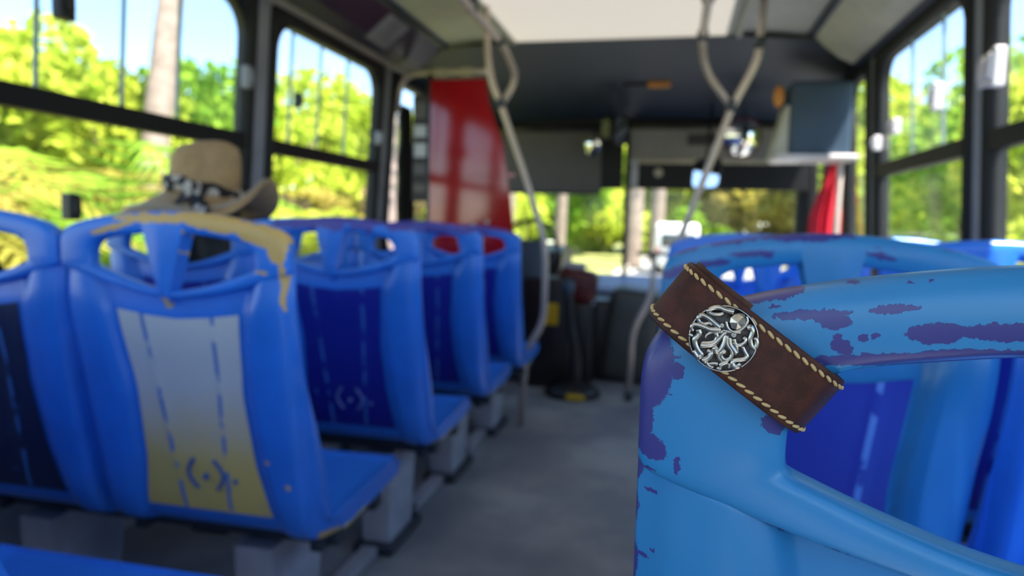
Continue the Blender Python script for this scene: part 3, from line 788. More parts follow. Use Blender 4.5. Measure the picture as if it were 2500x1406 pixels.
arms = [
    ([(880, 235), (760, 215), (640, 175), (530, 190), (460, 250), (540, 290), (640, 290), (720, 265)], 38, 22),
    ([(670, 520), (560, 430), (450, 350), (350, 320), (300, 370), (320, 430), (400, 465), (480, 450), (540, 480)], 40, 18),
    ([(680, 555), (520, 560), (420, 525), (300, 495), (215, 500), (195, 560), (235, 605)], 42, 20),
    ([(770, 580), (640, 740), (560, 815), (450, 840), (350, 845)], 30, 42),
    ([(760, 575), (620, 600), (520, 612), (460, 650), (430, 720)], 26, 12),
    ([(600, 615), (625, 680), (590, 755), (500, 790), (365, 795)], 34, 20),
    ([(310, 570), (330, 650), (262, 740), (280, 850), (340, 950), (385, 1005), (335, 1060), (290, 1010), (240, 940)], 42, 30),
    ([(155, 665), (230, 690)], 30, 20), ([(470, 930), (535, 955), (510, 1040), (400, 1130)], 34, 48),
    ([(770, 640), (745, 780), (700, 880), (630, 945), (595, 890), (650, 860)], 30, 44),
    ([(790, 650), (800, 800), (870, 900), (880, 1000), (805, 1070), (715, 1030), (715, 945), (790, 915)], 26, 34),
    ([(690, 900), (650, 960), (680, 1050), (740, 1100)], 34, 24), ([(830, 680), (850, 800), (900, 870), (965, 965)], 30, 36),
    ([(900, 700), (930, 780), (1020, 795), (1095, 735), (1090, 670), (1045, 690)], 34, 18), ([(905, 760), (960, 850), (975, 960)], 34, 20),
    ([(1110, 505), (1165, 480), (1200, 560), (1172, 680), (1200, 800), (1265, 830), (1282, 740), (1250, 650)], 36, 32),
    ([(1055, 825), (1090, 900), (1135, 990), (1080, 1040), (960, 1065), (905, 1110), (930, 1180), (1005, 1165), (975, 1125)], 26, 44),
    ([(490, 1165), (580, 1150), (670, 1150)], 20, 28), ([(825, 1100), (720, 1150), (705, 1220), (640, 1235)], 34, 22), ([(850, 1130), (845, 1220)], 30, 20), ([(455, 1120), (520, 1200), (600, 1215)], 26, 16)]
for (pts, r0, r1) in arms:
    P3 = catmull([cp(*p, .0004) for p in pts], 6); m_ = len(P3)
    rr = [(r0 + (r1 - r0) * i / (m_ - 1)) / 585 * RC * 1.42 * (.55 if i in (m_ - 1,) else 1) for i in range(m_)]
    MB().tube(P3, rr, 8).build('octopus_arm', M['silver'], cobj, True)
    # suckers along the arm
# mantle, pointed and faceted
m1 = MB(); ring_pts = [(800, 420), (815, 320), (880, 262), (970, 250), (1055, 268), (1105, 350), (1095, 450), (1030, 520), (930, 560), (840, 530)]
vv = [cp(*p, .0002) for p in ring_pts] + [cp(870 + (p[0] - 870) * .86 + 12, 400 + (p[1] - 400) * .86, .0013) for p in ring_pts] + [cp(945, 410, .0026), cp(1040, 300, .0022)]
ff = [(i, (i + 1) % 10, 10 + (i + 1) % 10, 10 + i) for i in range(10)] + [(10 + i, 10 + (i + 1) % 10, 20 if i not in (3, 4, 5) else 21) for i in range(10)] + [(13, 21, 20), (16, 20, 21)]
m1.add(vv, ff).build('octopus_mantle', M['silver'], cobj)
m1 = MB(); m1.tube(catmull([cp(*p, .0012) for p in [(760, 400), (790, 500), (860, 565), (960, 560), (1050, 500), (1110, 400), (1090, 300)]], 6), 26 / 585 * RC, 8); m1.tube(catmull([cp(*p, .0009) for p in [(720, 560), (790, 575), (900, 580), (1010, 580)]], 5), 30 / 585 * RC, 8); m1.build('octopus_brow', M['silver'], cobj, True)
for (ex, ey, er) in ((698, 478, 42), (900, 632, 48)):
    o = MB().lathe([(er / 585 * RC, 0), (er / 585 * RC, .0008), (er * .7 / 585 * RC, .0012), (er * .55 / 585 * RC, .0009), (er * .3 / 585 * RC, .0014), (0, .0016)], cp(ex, ey, 0), 16, RM).build('octopus_eye', M['silver'], cobj, True)

# ------------------------------------------------------------------ grab rails
def rail(name, label, paths, rad=.016, joints=(), cat='grab rail', mat='steel'):
    pts0 = paths[0][0]; e = empty(name, tuple(pts0)); prop(e, label, cat)
    L0 = Vector(pts0)
    for p in paths:
        MB().tube([Vector(q) - L0 for q in fillet(p, .10)], rad, 12).build('tube', M[mat], e, True)
    for (j, a) in joints:
        a = Vector(a).normalized(); MB().tube([Vector(j) - L0 - a * .025, Vector(j) - L0 + a * .025], rad * 1.45, 12).build('joint_clamp', M['frame_dark'], e, True)
    return e
def zr(x, y, z): return (x, y, Z(z))
rail('ceiling_rail', 'long steel grab rail under the ceiling on the left, curving into a forked stanchion',
     [[zr(-.805, -2.0, .82), zr(-.805, 3.25, .82), zr(-.775, 3.46, .70), zr(-.848, 3.42, .565)],
      [zr(-.925, 3.40, 1.03), zr(-.915, 3.40, .80), zr(-.885, 3.40, .66), zr(-.845, 3.41, .57), zr(-.72, 3.45, .22), zr(-.612, 3.48, -.12), zr(-.615, 3.48, -.50), zr(-.70, 3.48, -.64), zr(-.72, 3.48, -H)],
      ] + [[zr(-.805, y, .82), zr(-.805, y, 1.04)] for y in (.4, 1.6, 2.75)], .0165, [(zr(-.805, 3.20, .82), (0, 1, 0)), (zr(-.848, 3.415, .575), (.4, 0, -1)), (zr(-.805, 2.75, .84), (0, 0, 1))])
rail('ceiling_rail', 'long steel grab rail under the ceiling on the right, curving into a forked stanchion',
     [[zr(.085, -2.0, .82), zr(.085, 3.30, .82), zr(.105, 3.44, .72), zr(.232, 3.42, .545)],
      [zr(.345, 3.40, 1.03), zr(.335, 3.40, .77), zr(.310, 3.40, .70), zr(.235, 3.41, .55), zr(.135, 3.44, .25), zr(.03, 3.48, -.06), zr(-.02, 3.48, -.25), zr(-.02, 3.48, -H)],
      ] + [[zr(.085, y, .82), zr(.085, y, 1.04)] for y in (.4, 1.6, 2.75)], .0165, [(zr(.085, 3.22, .82), (0, 1, 0)), (zr(.232, 3.415, .55), (-.4, 0, -1)), (zr(.338, 3.40, .82), (0, 0, 1)), (zr(.085, 2.75, .84), (0, 0, 1))])
rail('entry_rail', 'bent steel entry rail with a black top plate standing left of the teal seat',
     [[zr(-.104, 4.2, -.15), zr(-.106, 4.2, -.42), zr(-.209, 4.2, -.60), zr(-.218, 4.2, -H)]], .017, [(zr(-.218, 4.2, -H + .03), (0, 0, 1))])
m1 = MB(); m1.box(zr(-.10, 4.2, -.16), (.20, .05, .022), .006); o = m1.build('top_plate', M['black_plastic']); o.parent = bpy.data.objects['entry_rail']; o.matrix_parent_inverse = Matrix.Translation(Vector(bpy.data.objects['entry_rail'].location)).inverted()

# ------------------------------------------------------------------ driver's area
def thing(name, loc, label, cat, group=None): return prop(empty(name, loc), label, cat, group)
# red partition behind the driver with its tube frame
p = thing('driver_partition', (-1.10, 3.95, 0), 'glossy red partition panel with a curved right edge behind the driver', 'partition')
poly = [(-.30, Z(-.62)), (-.30, Z(.80)), (.035, Z(.80)), (.050, Z(.68)), (.085, Z(.58)), (.13, Z(.47)), (.165, Z(.30)), (.190, Z(.12)), (.215, Z(-.05)), (.235, Z(-.25)), (.24, Z(-.62))]
m1 = MB(); m1.prism(poly, 1, -.012, .012); m1.build('panel', M['red'], p)
m1 = MB(); m1.box((-.03, -.014, Z(.265)), (.50, .006, .02), .002); m1.build('panel_seam', M['red'], p)
m1 = MB(); m1.tube(fillet([(-.50, 0, Z(.62)), (-.47, 0, Z(.84)), (-.15, 0, Z(.845)), (.04, 0, Z(.84))], .12), .017, 10); m1.build('top_tube', M['steel'], p, True)
for x in (-.24, -.08):
    m1 = MB(); m1.box((x, -.004, Z(.842)), (.085, .05, .042), .012); m1.build('tube_clamp', M['beige_trim'], p)
m1 = MB(); m1.tube([(-.30, 0, Z(.84)), (-.30, 0, 0)], .016, 10); m1.build('side_post', M['frame_dark'], p, True)
for (x, z) in ((-.02, -.02), (.06, .0)):
    MB().lathe([(0, .008), (.012, .008), (.015, 0), (.015, -.004)], (x, -.012, Z(z)), 14, RM).build('bolt', M['steel'], p, True)
# framed notice at the side of the partition
p = thing('notice_board', (-1.465, 4.02, Z(.42)), 'pale framed notice strip standing left of the red partition', 'notice')
m1 = MB(); m1.box((0, 0, 0), (.12, .02, .62), .005); m1.build('backing', M['shade_grey'], p)
for i, (z, h_) in enumerate(((.22, .09), (.10, .07), (-.01, .08), (-.12, .06), (-.23, .05))):
    m1 = MB(); m1.box((0, -.013, z), (.095, .006, h_), .002); m1.build('paper', M['white_paint' if i in (1, 2) else 'shade_light'], p)
# dark curtain by the driver's window
p = thing('driver_curtain', (-1.55, 4.05, Z(.1)), 'black curtain gathered beside the driver side window', 'curtain')
v = []; f = []
for i in range(25):
    t = i / 24; z = .68 - 1.05 * t
    wd = .10 + .10 * min(1, t * 2.2) + .02 * math.sin(t * 25)
    for j in range(17): q = j / 16; v.append((-.06 + .02 * math.sin(q * 22 + t) + .02 * t, .06 - wd * .7 + wd * 1.3 * q, z - .1))
for i in range(24):
    for j in range(16): a = i * 17 + j; f.append((a, a + 1, a + 18, a + 17))
o = mesh('cloth', v, f, M['black'], p); sm = o.modifiers.new('thickness', 'SOLIDIFY'); sm.thickness = .006
# driver seat
p = thing('driver_chair', (-1.02, 4.42, 0), 'dark grey high driver seat behind the red partition', 'seat')
m1 = MB(); m1.box((0, .30, .46), (.48, .50, .14), .05, seg=3); m1.build('cushion', M['navy_box'], p, True)
m1 = MB(); m1.box((0, .05, .70), (.47, .13, .46), .05, Matrix.Rotation(math.radians(-8), 3, 'X'), 3); m1.build('backrest', M['navy_box'], p, True)
m1 = MB(); m1.lathe([(.20, .0), (.20, .06), (.10, .12), (.10, .38), (.18, .40)], (0, .30, 0), 20); m1.build('pedestal', M['black_plastic'], p, True)
# dashboard, engine cover, instruments
p = thing('dashboard', (-.35, 5.28, 0), 'dark dashboard with pale blue top running below the windscreen', 'dashboard')
m1 = MB(); m1.prism([(-.20, .10), (-.20, .50), (-.10, .60), (.28, .60), (.28, .10)], 0, -.42, 1.24); m1.build('lower_body', M['black_plastic'], p)
m1 = MB(); m1.prism([(-.22, .56), (-.16, .595), (.28, .66), (.28, .58)], 0, -.42, 1.24); m1.build('top_pad', M['dash'], p)
m1 = MB(); m1.prism([(-.34, .10), (-.34, .66), (-.24, .84), (.0, .88), (.28, .84), (.28, .10)], 0, -1.24, -.42); m1.build('instrument_body', M['black_plastic'], p)
p = thing('steering_wheel', (-1.02, 4.98, Z(-.18)), 'black steering wheel ahead of the driver seat', 'steering wheel')
Rw = Matrix.Rotation(math.radians(62), 3, 'X')
MB().tube([Rw @ Vector((.22 * math.cos(a), .22 * math.sin(a), 0)) for a in np.linspace(0, 2 * math.pi, 40, endpoint=False)], .015, 8, False, True).build('rim', M['black_plastic'], p, True)
for a in (90, 210, 330):
    a = math.radians(a); MB().tube([Rw @ Vector((.04 * math.cos(a), .04 * math.sin(a), 0)), Rw @ Vector((.22 * math.cos(a), .22 * math.sin(a), 0))], .010, 6).build('spoke', M['black_plastic'], p, True)
MB().lathe([(0, .02), (.05, .018), (.06, 0), (.045, -.05), (.03, -.42)], (0, 0, 0), 20, Rw).build('hub_column', M['black_plastic'], p, True)
p = thing('engine_cover', (-.27, 4.85, 0), 'dark grey rounded engine cover box at the front of the aisle', 'engine cover')
m1 = MB(); m1.box((.02, .02, .31), (.34, .44, .62), .07, Matrix.Rotation(.10, 3, 'Y'), 4); m1.build('cover', M['grey_box'], p, True)
m1 = MB(); m1.box((-.20, .06, .27), (.22, .40, .54), .04, None, 3); m1.build('side_box', M['black_plastic'], p, True)
p = thing('fare_box_post', (-.56, 4.25, 0), 'black fare post with a bluish knob on a round floor base', 'fare post')
m1 = MB(); m1.lathe([(0, .0), (.17, .0), (.17, .03), (.13, .06), (.05, .09)], (0, 0, 0), 28); m1.build('base', M['black_plastic'], p, True)
MB().tube(catmull([(.01, 0, .05), (.01, 0, .25), (-.02, 0, .42), (-.045, 0, .64)], 6), [.04] * 6 + [.032] * 6 + [.028] * 7, 14).build('post', M['black_plastic'], p, True)
m1 = MB(); m1.lathe([(0, .05), (.030, .045), (.042, .015), (.040, -.02), (.03, -.03)], (-.045, 0, .655), 20); m1.build('knob', M['navy_box'], p, True)
m1 = MB(); m1.box((.04, -.165, .025), (.11, .012, .03), .004); m1.build('yellow_tag', M['yellow'], p)
p = thing('cash_box', (-.76, 4.40, 0), 'black cash cabinet with a yellow plate left of the fare post', 'cash box')
m1 = MB(); m1.box((0, .10, .36), (.30, .26, .68), .02, None, 3); m1.build('cabinet', M['black_plastic'], p, True)
m1 = MB(); m1.box((.035, -.035, .475), (.085, .012, .135), .004); m1.build('yellow_plate', M['yellow'], p)
p = thing('maroon_bag', (-.60, 4.62, 0), 'dark maroon vinyl bag with a pale top resting on the black cabinet by the dashboard', 'bag')
m1 = MB(); m1.box((0, 0, .64), (.26, .20, .22), .05, Matrix.Rotation(.15, 3, 'Y'), 4); m1.build('body', M['maroon'], p, True)
m1 = MB(); m1.box((-.02, .0, .765), (.14, .14, .05), .02, None, 3); m1.build('flap', M['grey_metal'], p, True)
m1 = MB(); m1.box((0, .02, .27), (.24, .22, .53), .03, None, 3); m1.build('plinth', M['black_plastic'], p, True)

# sun shades, mirrors and fittings at the windscreen
p = thing('roller_shade', (-.90, 5.40, Z(.47)), 'dark grey roller sunshade over the left half of the windscreen', 'sunshade')
m1 = MB(); m1.box((-.17, 0, 0), (1.04, .012, .46), .004); m1.build('screen', M['shade_grey'], p)
MB().tube([(-.68, 0, .24), (.36, 0, .24)], .024, 10).build('roller', M['black_plastic'], p, True)
MB().tube([(-.68, 0, -.235), (.34, 0, -.235)], .012, 8).build('hem_bar', M['black_plastic'], p, True)
p = thing('roller_shade', (.19, 5.40, Z(.60)), 'light grey roller sunshade over the right half of the windscreen', 'sunshade')
m1 = MB(); m1.box((.0, 0, .0), (1.06, .012, .26), .004); m1.build('screen', M['shade_light'], p)
MB().tube([(-.53, 0, .13), (.53, 0, .13)], .024, 10).build('roller', M['black_plastic'], p, True)
m1 = MB(); m1.box((0, -.004, -.125), (1.06, .02, .035), .006); m1.build('hem_bar', M['beige_trim'], p)
m1 = MB(); m1.box((-.02, -.012, .03), (.20, .016, .075), .02, None, 3); m1.build('grip_pocket', M['black_plastic'], p)
p = thing('sun_visor', (.28, 5.44, Z(.375)), 'black tinted sun visor band above the right windscreen opening', 'sun visor')
m1 = MB(); m1.box((0, 0, 0), (1.28, .02, .20), .006); m1.build('visor_band', M['black'], p)
MB().lathe([(0, .010), (.030, .008), (.034, 0), (.034, -.006)], (-.41, -.012, .02), 18, RM).build('round_badge', M['beige_trim'], p, True)
p = thing('centre_visor', (-.49, 5.42, Z(.50)), 'narrow black column of trim between the two roller sunshades', 'trim column')
m1 = MB(); m1.box((0, 0, 0), (.20, .03, .46), .01); m1.build('trim_body', M['black'], p)
p = thing('sash_bar', (-.30, 5.36, Z(.39)), 'short pale vertical bar hanging right of the windscreen post', 'bar')
m1 = MB(); m1.box((0, 0, 0), (.055, .03, .22), .015, None, 3); m1.build('bar_body', M['grey_metal'], p, True)

def mirror(name, label, c, w_, h_, aim, rim, frame=True, bulge=0.0, cat='mirror'):
    p_ = thing(name, c, label, cat); aimv = Vector(aim).normalized()
    Q = aimv.to_track_quat('Z', 'Y').to_matrix()
    m_ = MB(); ol = rrect(-w_ / 2, w_ / 2, -h_ / 2, h_ / 2, min(w_, h_) * (.25 if not bulge else .49), 8); n = len(ol)
    vv = [Q @ Vector((a, b, 0)) for a, b in ol] + [Q @ Vector((a * .6, b * .6, bulge * .7)) for a, b in ol] + [Q @ Vector((0, 0, bulge))]
    ff = [(i, (i + 1) % n, n + (i + 1) % n, n + i) for i in range(n)] + [(n + i, n + (i + 1) % n, 2 * n) for i in range(n)]
    mesh('mirror_glass', vv, ff, M['mirror'], p_)
    MB().tube([Q @ Vector((a, b, -.004)) for a, b in ol], .010, 8, False, True).build('rim', M[rim], p_, True)
    m_ = MB(); vv = [Q @ Vector((a, b, -.006)) for a, b in ol] + [Q @ Vector((a * .7, b * .7, -.04)) for a, b in ol]
    m_.add(vv, [(i, (i + 1) % n, n + (i + 1) % n, n + i) for i in range(n)] + [tuple(range(n, 2 * n))]); m_.build('housing', M[rim], p_, True)
    return p_
p = mirror('rear_view_mirror', 'square bright rear-view mirror hanging in front of the black sun visor', (.19, 4.85, Z(.345)), .22, .185, (-.63, -.78, .10), 'black_plastic')
MB().tube([(0, .02, .08), (.02, .16, .36), (.03, .30, .50)], .010, 8).build('mount_arm', M['black_plastic'], p, True)
p = mirror('round_mirror', 'round convex mirror with a red rim at the upper right of the windscreen', (.42, 5.02, Z(.60)), .25, .25, (.25, -1, -.15), 'maroon', bulge=.045)
MB().tube([(0, .02, .05), (.02, .16, .18)], .012, 8).build('mount_arm', M['black_plastic'], p, True)
p = mirror('round_mirror', 'small round dark mirror at the edge of the dark grey sunshade', (-.60, 5.18, Z(.565)), .15, .15, (-.5, -1, -.2), 'black_plastic', bulge=.03)
MB().tube([(0, .02, .03), (.01, .20, .16)], .010, 8).build('mount_arm', M['black_plastic'], p, True)
p = mirror('double_mirror', 'small bright oval mirror above the windscreen centre post, left one', (-.49, 5.02, Z(.665)), .10, .13, (-.9, -.8, .05), 'black_plastic')
MB().tube([(0, .02, .03), (.02, .20, .14)], .010, 8).build('mount_arm', M['black_plastic'], p, True)
p = mirror('double_mirror', 'small bright square mirror above the windscreen centre post, right one', (-.385, 5.04, Z(.650)), .12, .17, (.95, -.8, .05), 'black_plastic')
MB().tube([(0, .02, .06), (.02, .20, .14)], .010, 8).build('mount_arm', M['black_plastic'], p, True)
p = thing('amber_lamp', (-.165, 4.82, Z(.925)), 'small amber marker lamp on the navy front dome', 'lamp')
m1 = MB(); m1.box((-.05, 0, .005), (.30, .03, .05), .012, Matrix.Rotation(-.25, 3, 'X'), 3); m1.build('lamp_base', M['black_plastic'], p, True)
m1 = MB(); m1.box((.03, -.018, -.002), (.15, .03, .055), .016, Matrix.Rotation(-.25, 3, 'X'), 3); m1.build('amber_lens', M['amber'], p, True)
# cabinet above the door and the red cloth
p = thing('overhead_cabinet', (.735, 4.20, Z(.63)), 'navy overhead cabinet with a pale slanted side above the entry door', 'cabinet')
m1 = MB(); m1.box((.02, .20, -.02), (.32, .40, .40), .02, None, 3); m1.build('cabinet_body', M['navy_box'], p)
m1 = MB(); m1.prism([(-.22, -.23), (-.13, -.23), (-.13, .05), (-.16, .05)], 1, .02, .30); m1.build('slanted_side', M['cove_beige'], p)
m1 = MB(); m1.box((.0, .10, -.235), (.42, .30, .03), .01); m1.build('bottom_lip', M['latch_white'], p)
MB().lathe([(0, .012), (.022, .010), (.03, 0), (.03, -.01)], (-.20, .03, .10), 14, RM, 2.0).build('amber_reflector', M['amber'], p, True)
p = thing('red_curtain', (.86, 4.50, Z(.0)), 'bright red cloth hanging at the entry door post', 'curtain')
v = []; f = []
for i in range(21):
    t = i / 20; z = .42 - .62 * t; w_ = .035 + .10 * min(1, t * 1.8)
    for j in range(15): q = j / 14; v.append((.055 - w_ + w_ * q * 1.25, .02 * math.sin(q * 16 + t * 2), z))
for i in range(20):
    for j in range(14): a = i * 15 + j; f.append((a, a + 1, a + 16, a + 15))
o = mesh('cloth', v, f, M['red_cloth'], p); sm = o.modifiers.new('thickness', 'SOLIDIFY'); sm.thickness = .006
p = thing('door_post', (.90, 4.36, 0), 'steel grab post beside the entry door', 'post')
MB().tube([(0, 0, 0), (0, 0, Z(.80))], .018, 12).build('tube', M['steel'], p, True)
for z in (.03, Z(.5), Z(.78)): MB().tube([(0, 0, z - .02), (0, 0, z + .02)], .026, 12).build('clamp', M['frame_dark'], p, True)
# poster on the left cove, its print too blurred to read
p = thing('cove_placard', (-1.455, 3.46, Z(.945)), 'small grey printed placard fixed to the dark left ceiling cove', 'placard')
Rp = Matrix.Rotation(math.atan2(.115, .14), 3, 'Y').transposed()
m1 = MB(); m1.box((0, 0, 0), (.17, .26, .006), .002, Rp); m1.build('card', M['pillar'], p)
for i in range(5):
    m1 = MB(); m1.box(Rp @ Vector((-.055 + .026 * i, 0, -.005)), (.010, .15 - .02 * (i % 3), .003), 0, Rp); m1.build('print_line', M['shade_light'], p)

# ------------------------------------------------------------------ passenger with the straw hat
PX, PY = -1.43, 1.935
def skin_body(name, verts, edges, radii, root, parent, mats, assign, levels=2):
    me = bpy.data.meshes.new(name); me.from_pydata(verts, edges, []); o = bpy.data.objects.new(name, me); C.objects.link(o)
    sk = o.modifiers.new('skin', 'SKIN'); sk.use_smooth_shade = True
    for i, rr in enumerate(radii):
        s_ = me.skin_vertices[0].data[i]; s_.radius = rr if isinstance(rr, tuple) else (rr, rr); s_.use_root = (i == root)
    su = o.modifiers.new('sub', 'SUBSURF'); su.levels = levels; su.render_levels = levels
    dg = bpy.context.evaluated_depsgraph_get(); m2 = bpy.data.meshes.new_from_object(o.evaluated_get(dg)); bpy.data.objects.remove(o)
    m2.materials.clear()
    for m_ in mats: m2.materials.append(M[m_])
    for pl in m2.polygons: pl.material_index = assign(pl.center); pl.use_smooth = True
    return link(name, m2, None, parent)
per = thing('person', (PX, PY, 0), 'person in a pale grey shirt with black hair, seated under the straw hat', 'person')
V = []; Ed = []; Rd = []
def add(p, rr, par=None):
    V.append(p); Rd.append(rr)
    if par is not None: Ed.append((par, len(V) - 1))
    return len(V) - 1
pel = add((0, .07, .50), (.145, .105)); w1 = add((0, .05, .62), (.125, .095), pel); ch = add((0, .03, .76), (.140, .10), w1); sh = add((0, .02, .86), (.105, .07), ch)
nk = add((0, .025, .925), .045, sh); jw = add((0, .045, .985), (.062, .070), nk); hd = add((0, .040, 1.045), (.074, .088), jw); tp = add((0, .035, 1.10), (.066, .078), hd); add((0, .035, 1.14), (.03, .04), tp)
add((0, .135, 1.015), (.012, .016), jw)      # nose
for s_ in (-1, 1):
    ear = add((s_ * .078, .035, 1.02), .014, hd)
    sd = add((s_ * .155, .03, .835), .055, sh); el = add((s_ * .19, .10, .64), .040, sd); wr = add((s_ * .13, .30, .59), .027, el); pm = add((s_ * .105, .37, .585), (.032, .016), wr)
    for k, (dx, ln) in enumerate(((-.026, .060), (-.009, .070), (.009, .066), (.025, .052))):
        f1 = add((s_ * (.100 + dx), .41, .588), .0095, pm); f2 = add((s_ * (.098 + dx), .41 + ln * .55, .580), .0085, f1); add((s_ * (.097 + dx), .41 + ln * .8, .562), .007, f2)
    th = add((s_ * .070, .36, .595), .0105, wr); add((s_ * .055, .40, .590), .009, th)
    hp = add((s_ * .085, .13, .49), .085, pel); kn = add((s_ * .10, .50, .50), .060, hp); an = add((s_ * .10, .52, .12), .040, kn); ft = add((s_ * .10, .57, .045), .036, an); add((s_ * .10, .68, .035), .028, ft)
def assign(c):
    if c.z > .905: return 0
    if c.z < .56 and not (c.y > .33 and c.z > .545 and abs(c.x) < .16): return 2
    if c.y > .27 and c.z > .54: return 0
    return 1
skin_body('body', V, Ed, Rd, 0, per, ['skin', 'shirt', 'trousers'], assign, 2)
# hair: cap and a fall to the shoulders
v = []; f = []
for i in range(15):
    t = i / 14
    for j in range(25):
        a = math.radians(-35 + 250 * j / 24 + 180 - 20); 
        if t < .45: q = t / .45 * math.pi / 2; rr = math.sin(q); z = 1.065 + .098 * math.cos(q)
        else: q = (t - .45) / .55; rr = 1 + .12 * q; z = 1.065 - .24 * q
        wob = .004 * math.sin(j * 5 + i)
        v.append(((.088 * rr + wob) * math.cos(a), .035 + (.098 * rr + wob) * math.sin(a), z))
for i in range(14):
    for j in range(24): k = i * 25 + j; f.append((k, k + 1, k + 26, k + 25))
o = mesh('hair', v, f, M['hair'], per); sm = o.modifiers.new('thickness', 'SOLIDIFY'); sm.thickness = .012; sm.offset = 1
for s_ in (-1, 1):
    MB().lathe([(.009, 0), (.009, .004), (0, .006)], (s_ * .030, .122, 1.045), 10, Matrix.Rotation(-math.pi / 2, 3, 'X')).build('eye', M['hair'], per, True)
MB().tube([(-.020, .122, .982), (0, .128, .980), (.020, .122, .982)], .004, 6).build('mouth', M['maroon'], per, True)
# the hat: tilted wide brim, tall crown, patterned scarf
hat = thing('straw_hat', (PX, PY + .02, Z(.022)), 'wide-brimmed tan straw hat with a black and white patterned scarf band', 'hat')
hat.rotation_euler = (math.radians(-4), math.radians(4), 0)
v = []; f = []; nA = 64; prof_h = [(.095, .055), (.125, .030), (.150, .020), (.185, .012), (.215, .004), (.238, -.012), (.240, -.020), (.215, -.008), (.15, .006), (.100, .030)]
def brim(rr, zz, a):
    k = max(0, (rr - .12) / .12)
    lift = .125 * max(0, math.cos(a - math.radians(12))) ** 4 * k ** 1.3 - .030 * max(0, math.cos(a - math.radians(200))) ** 2 * k - .03 * max(0, math.sin(-a)) * k
    curl = 1 - .16 * max(0, math.cos(a - math.radians(12))) ** 6 * k
    return Vector((rr * curl * math.cos(a), rr * .97 * math.sin(a), zz + lift))
for (rr, zz) in prof_h:
    for k in range(nA): v.append(brim(rr, zz, 2 * math.pi * k / nA))
for i in range(len(prof_h) - 1):
    for k in range(nA): f.append((i * nA + k, i * nA + (k + 1) % nA, (i + 1) * nA + (k + 1) % nA, (i + 1) * nA + k))
mesh('brim', v, f, M['straw'], hat)
for q, rr in enumerate((.205, .222)):
    MB().tube([brim(rr, .010 - .004 * q, a) + Vector((0, 0, .002)) for a in np.linspace(0, 2 * math.pi, 64, endpoint=False)], .003, 6, False, True).build('brim_braid', M['beige_trim'], hat, True)
v = []; f = []
prof_c = [(.102, .03), (.102, .06), (.101, .10), (.098, .14), (.093, .165), (.083, .183), (.065, .190), (.035, .186), (0.001, .182)]
for (rr, zz) in prof_c:
    for k in range(nA):
        a = 2 * math.pi * k / nA; v.append((rr * math.cos(a) - .02 * zz, rr * 1.1 * math.sin(a), zz + .03 * (zz / .19) * math.cos(a) * .6))
for i in range(len(prof_c) - 1):
    for k in range(nA): f.append((i * nA + k, i * nA + (k + 1) % nA, (i + 1) * nA + (k + 1) % nA, (i + 1) * nA + k))
mesh('crown', v, f, M['straw'], hat)
g = N('patterned_scarf'); vo = g.n('ShaderNodeTexVoronoi'); vo.inputs['Scale'].default_value = 21; g.l(g.obj(), vo.inputs['Vector'])
g.base(g.mix(g.ramp(vo.outputs['Distance'], .42, .34), (.006, .006, .012), (.50, .46, .44))); g.set(Roughness=.8); M['scarf'] = g.m
band_pts = [Vector(((.108 * math.cos(a)), .119 * math.sin(a), .052 + .012 * math.cos(a * 1 + 2.6) + .004 * math.sin(a * 7))) for a in np.linspace(0, 2 * math.pi, 48, endpoint=False)]
v = []; f = []
for p_ in band_pts:
    n_ = Vector((p_.x, p_.y, 0)).normalized()
    for q in range(10):
        a = 2 * math.pi * q / 10; v.append(p_ + n_ * (.010 * math.cos(a)) + Vector((0, 0, .023 * math.sin(a))))
for i in range(48):
    for q in range(10): f.append((i * 10 + q, i * 10 + (q + 1) % 10, ((i + 1) % 48) * 10 + (q + 1) % 10, ((i + 1) % 48) * 10 + q))
sc_ = mesh('scarf_band', v, f, M['scarf'], hat)
def ribbon(nm, pts, w_, par):
    P3 = catmull(pts, 8); v = []; f = []
    for i, p_ in enumerate(P3):
        t = (P3[min(i + 1, len(P3) - 1)] - P3[max(i - 1, 0)]).normalized(); s_ = t.cross(Vector((0, -1, .3))).normalized(); nn = s_.cross(t)
        wv = w_ * (1 + .2 * math.sin(i * 1.3))
        for (a, b) in ((-1, 0), (-.5, .5), (0, .1), (.5, .5), (1, 0), (0, -.3)): v.append(p_ + s_ * (a * wv) + nn * (b * .010))
    for i in range(len(P3) - 1):
        for q in range(6): f.append((i * 6 + q, i * 6 + (q + 1) % 6, (i + 1) * 6 + (q + 1) % 6, (i + 1) * 6 + q))
    f += [tuple(range(6)), tuple(range((len(P3) - 1) * 6, len(P3) * 6))]
    return mesh(nm, v, f, M['scarf'], par)
ribbon('scarf_tail', [(.05, -.135, .050), (.09, -.165, .025), (.135, -.19, -.008), (.165, -.215, -.035), (.195, -.225, -.075)], .022, hat)
ribbon('scarf_tail', [(.045, -.135, .045), (.055, -.165, .020), (.060, -.19, .0)], .018, hat)
MB().box((.062, -.142, .046), (.05, .035, .05), .016, None, 3).build('scarf_knot', M['scarf'], hat, True)

# ------------------------------------------------------------------ outside
G = -.95                                   # road level
m1 = MB(); m1.box((0, 40, G - .3), (240, 260, .5)); prop(m1.build('ground', M['soil']), kind='structure')
m1 = MB(); m1.box((1.9, 40, G - .04), (7.6, 150, .06)); prop(m1.build('road', M['road']), kind='structure')

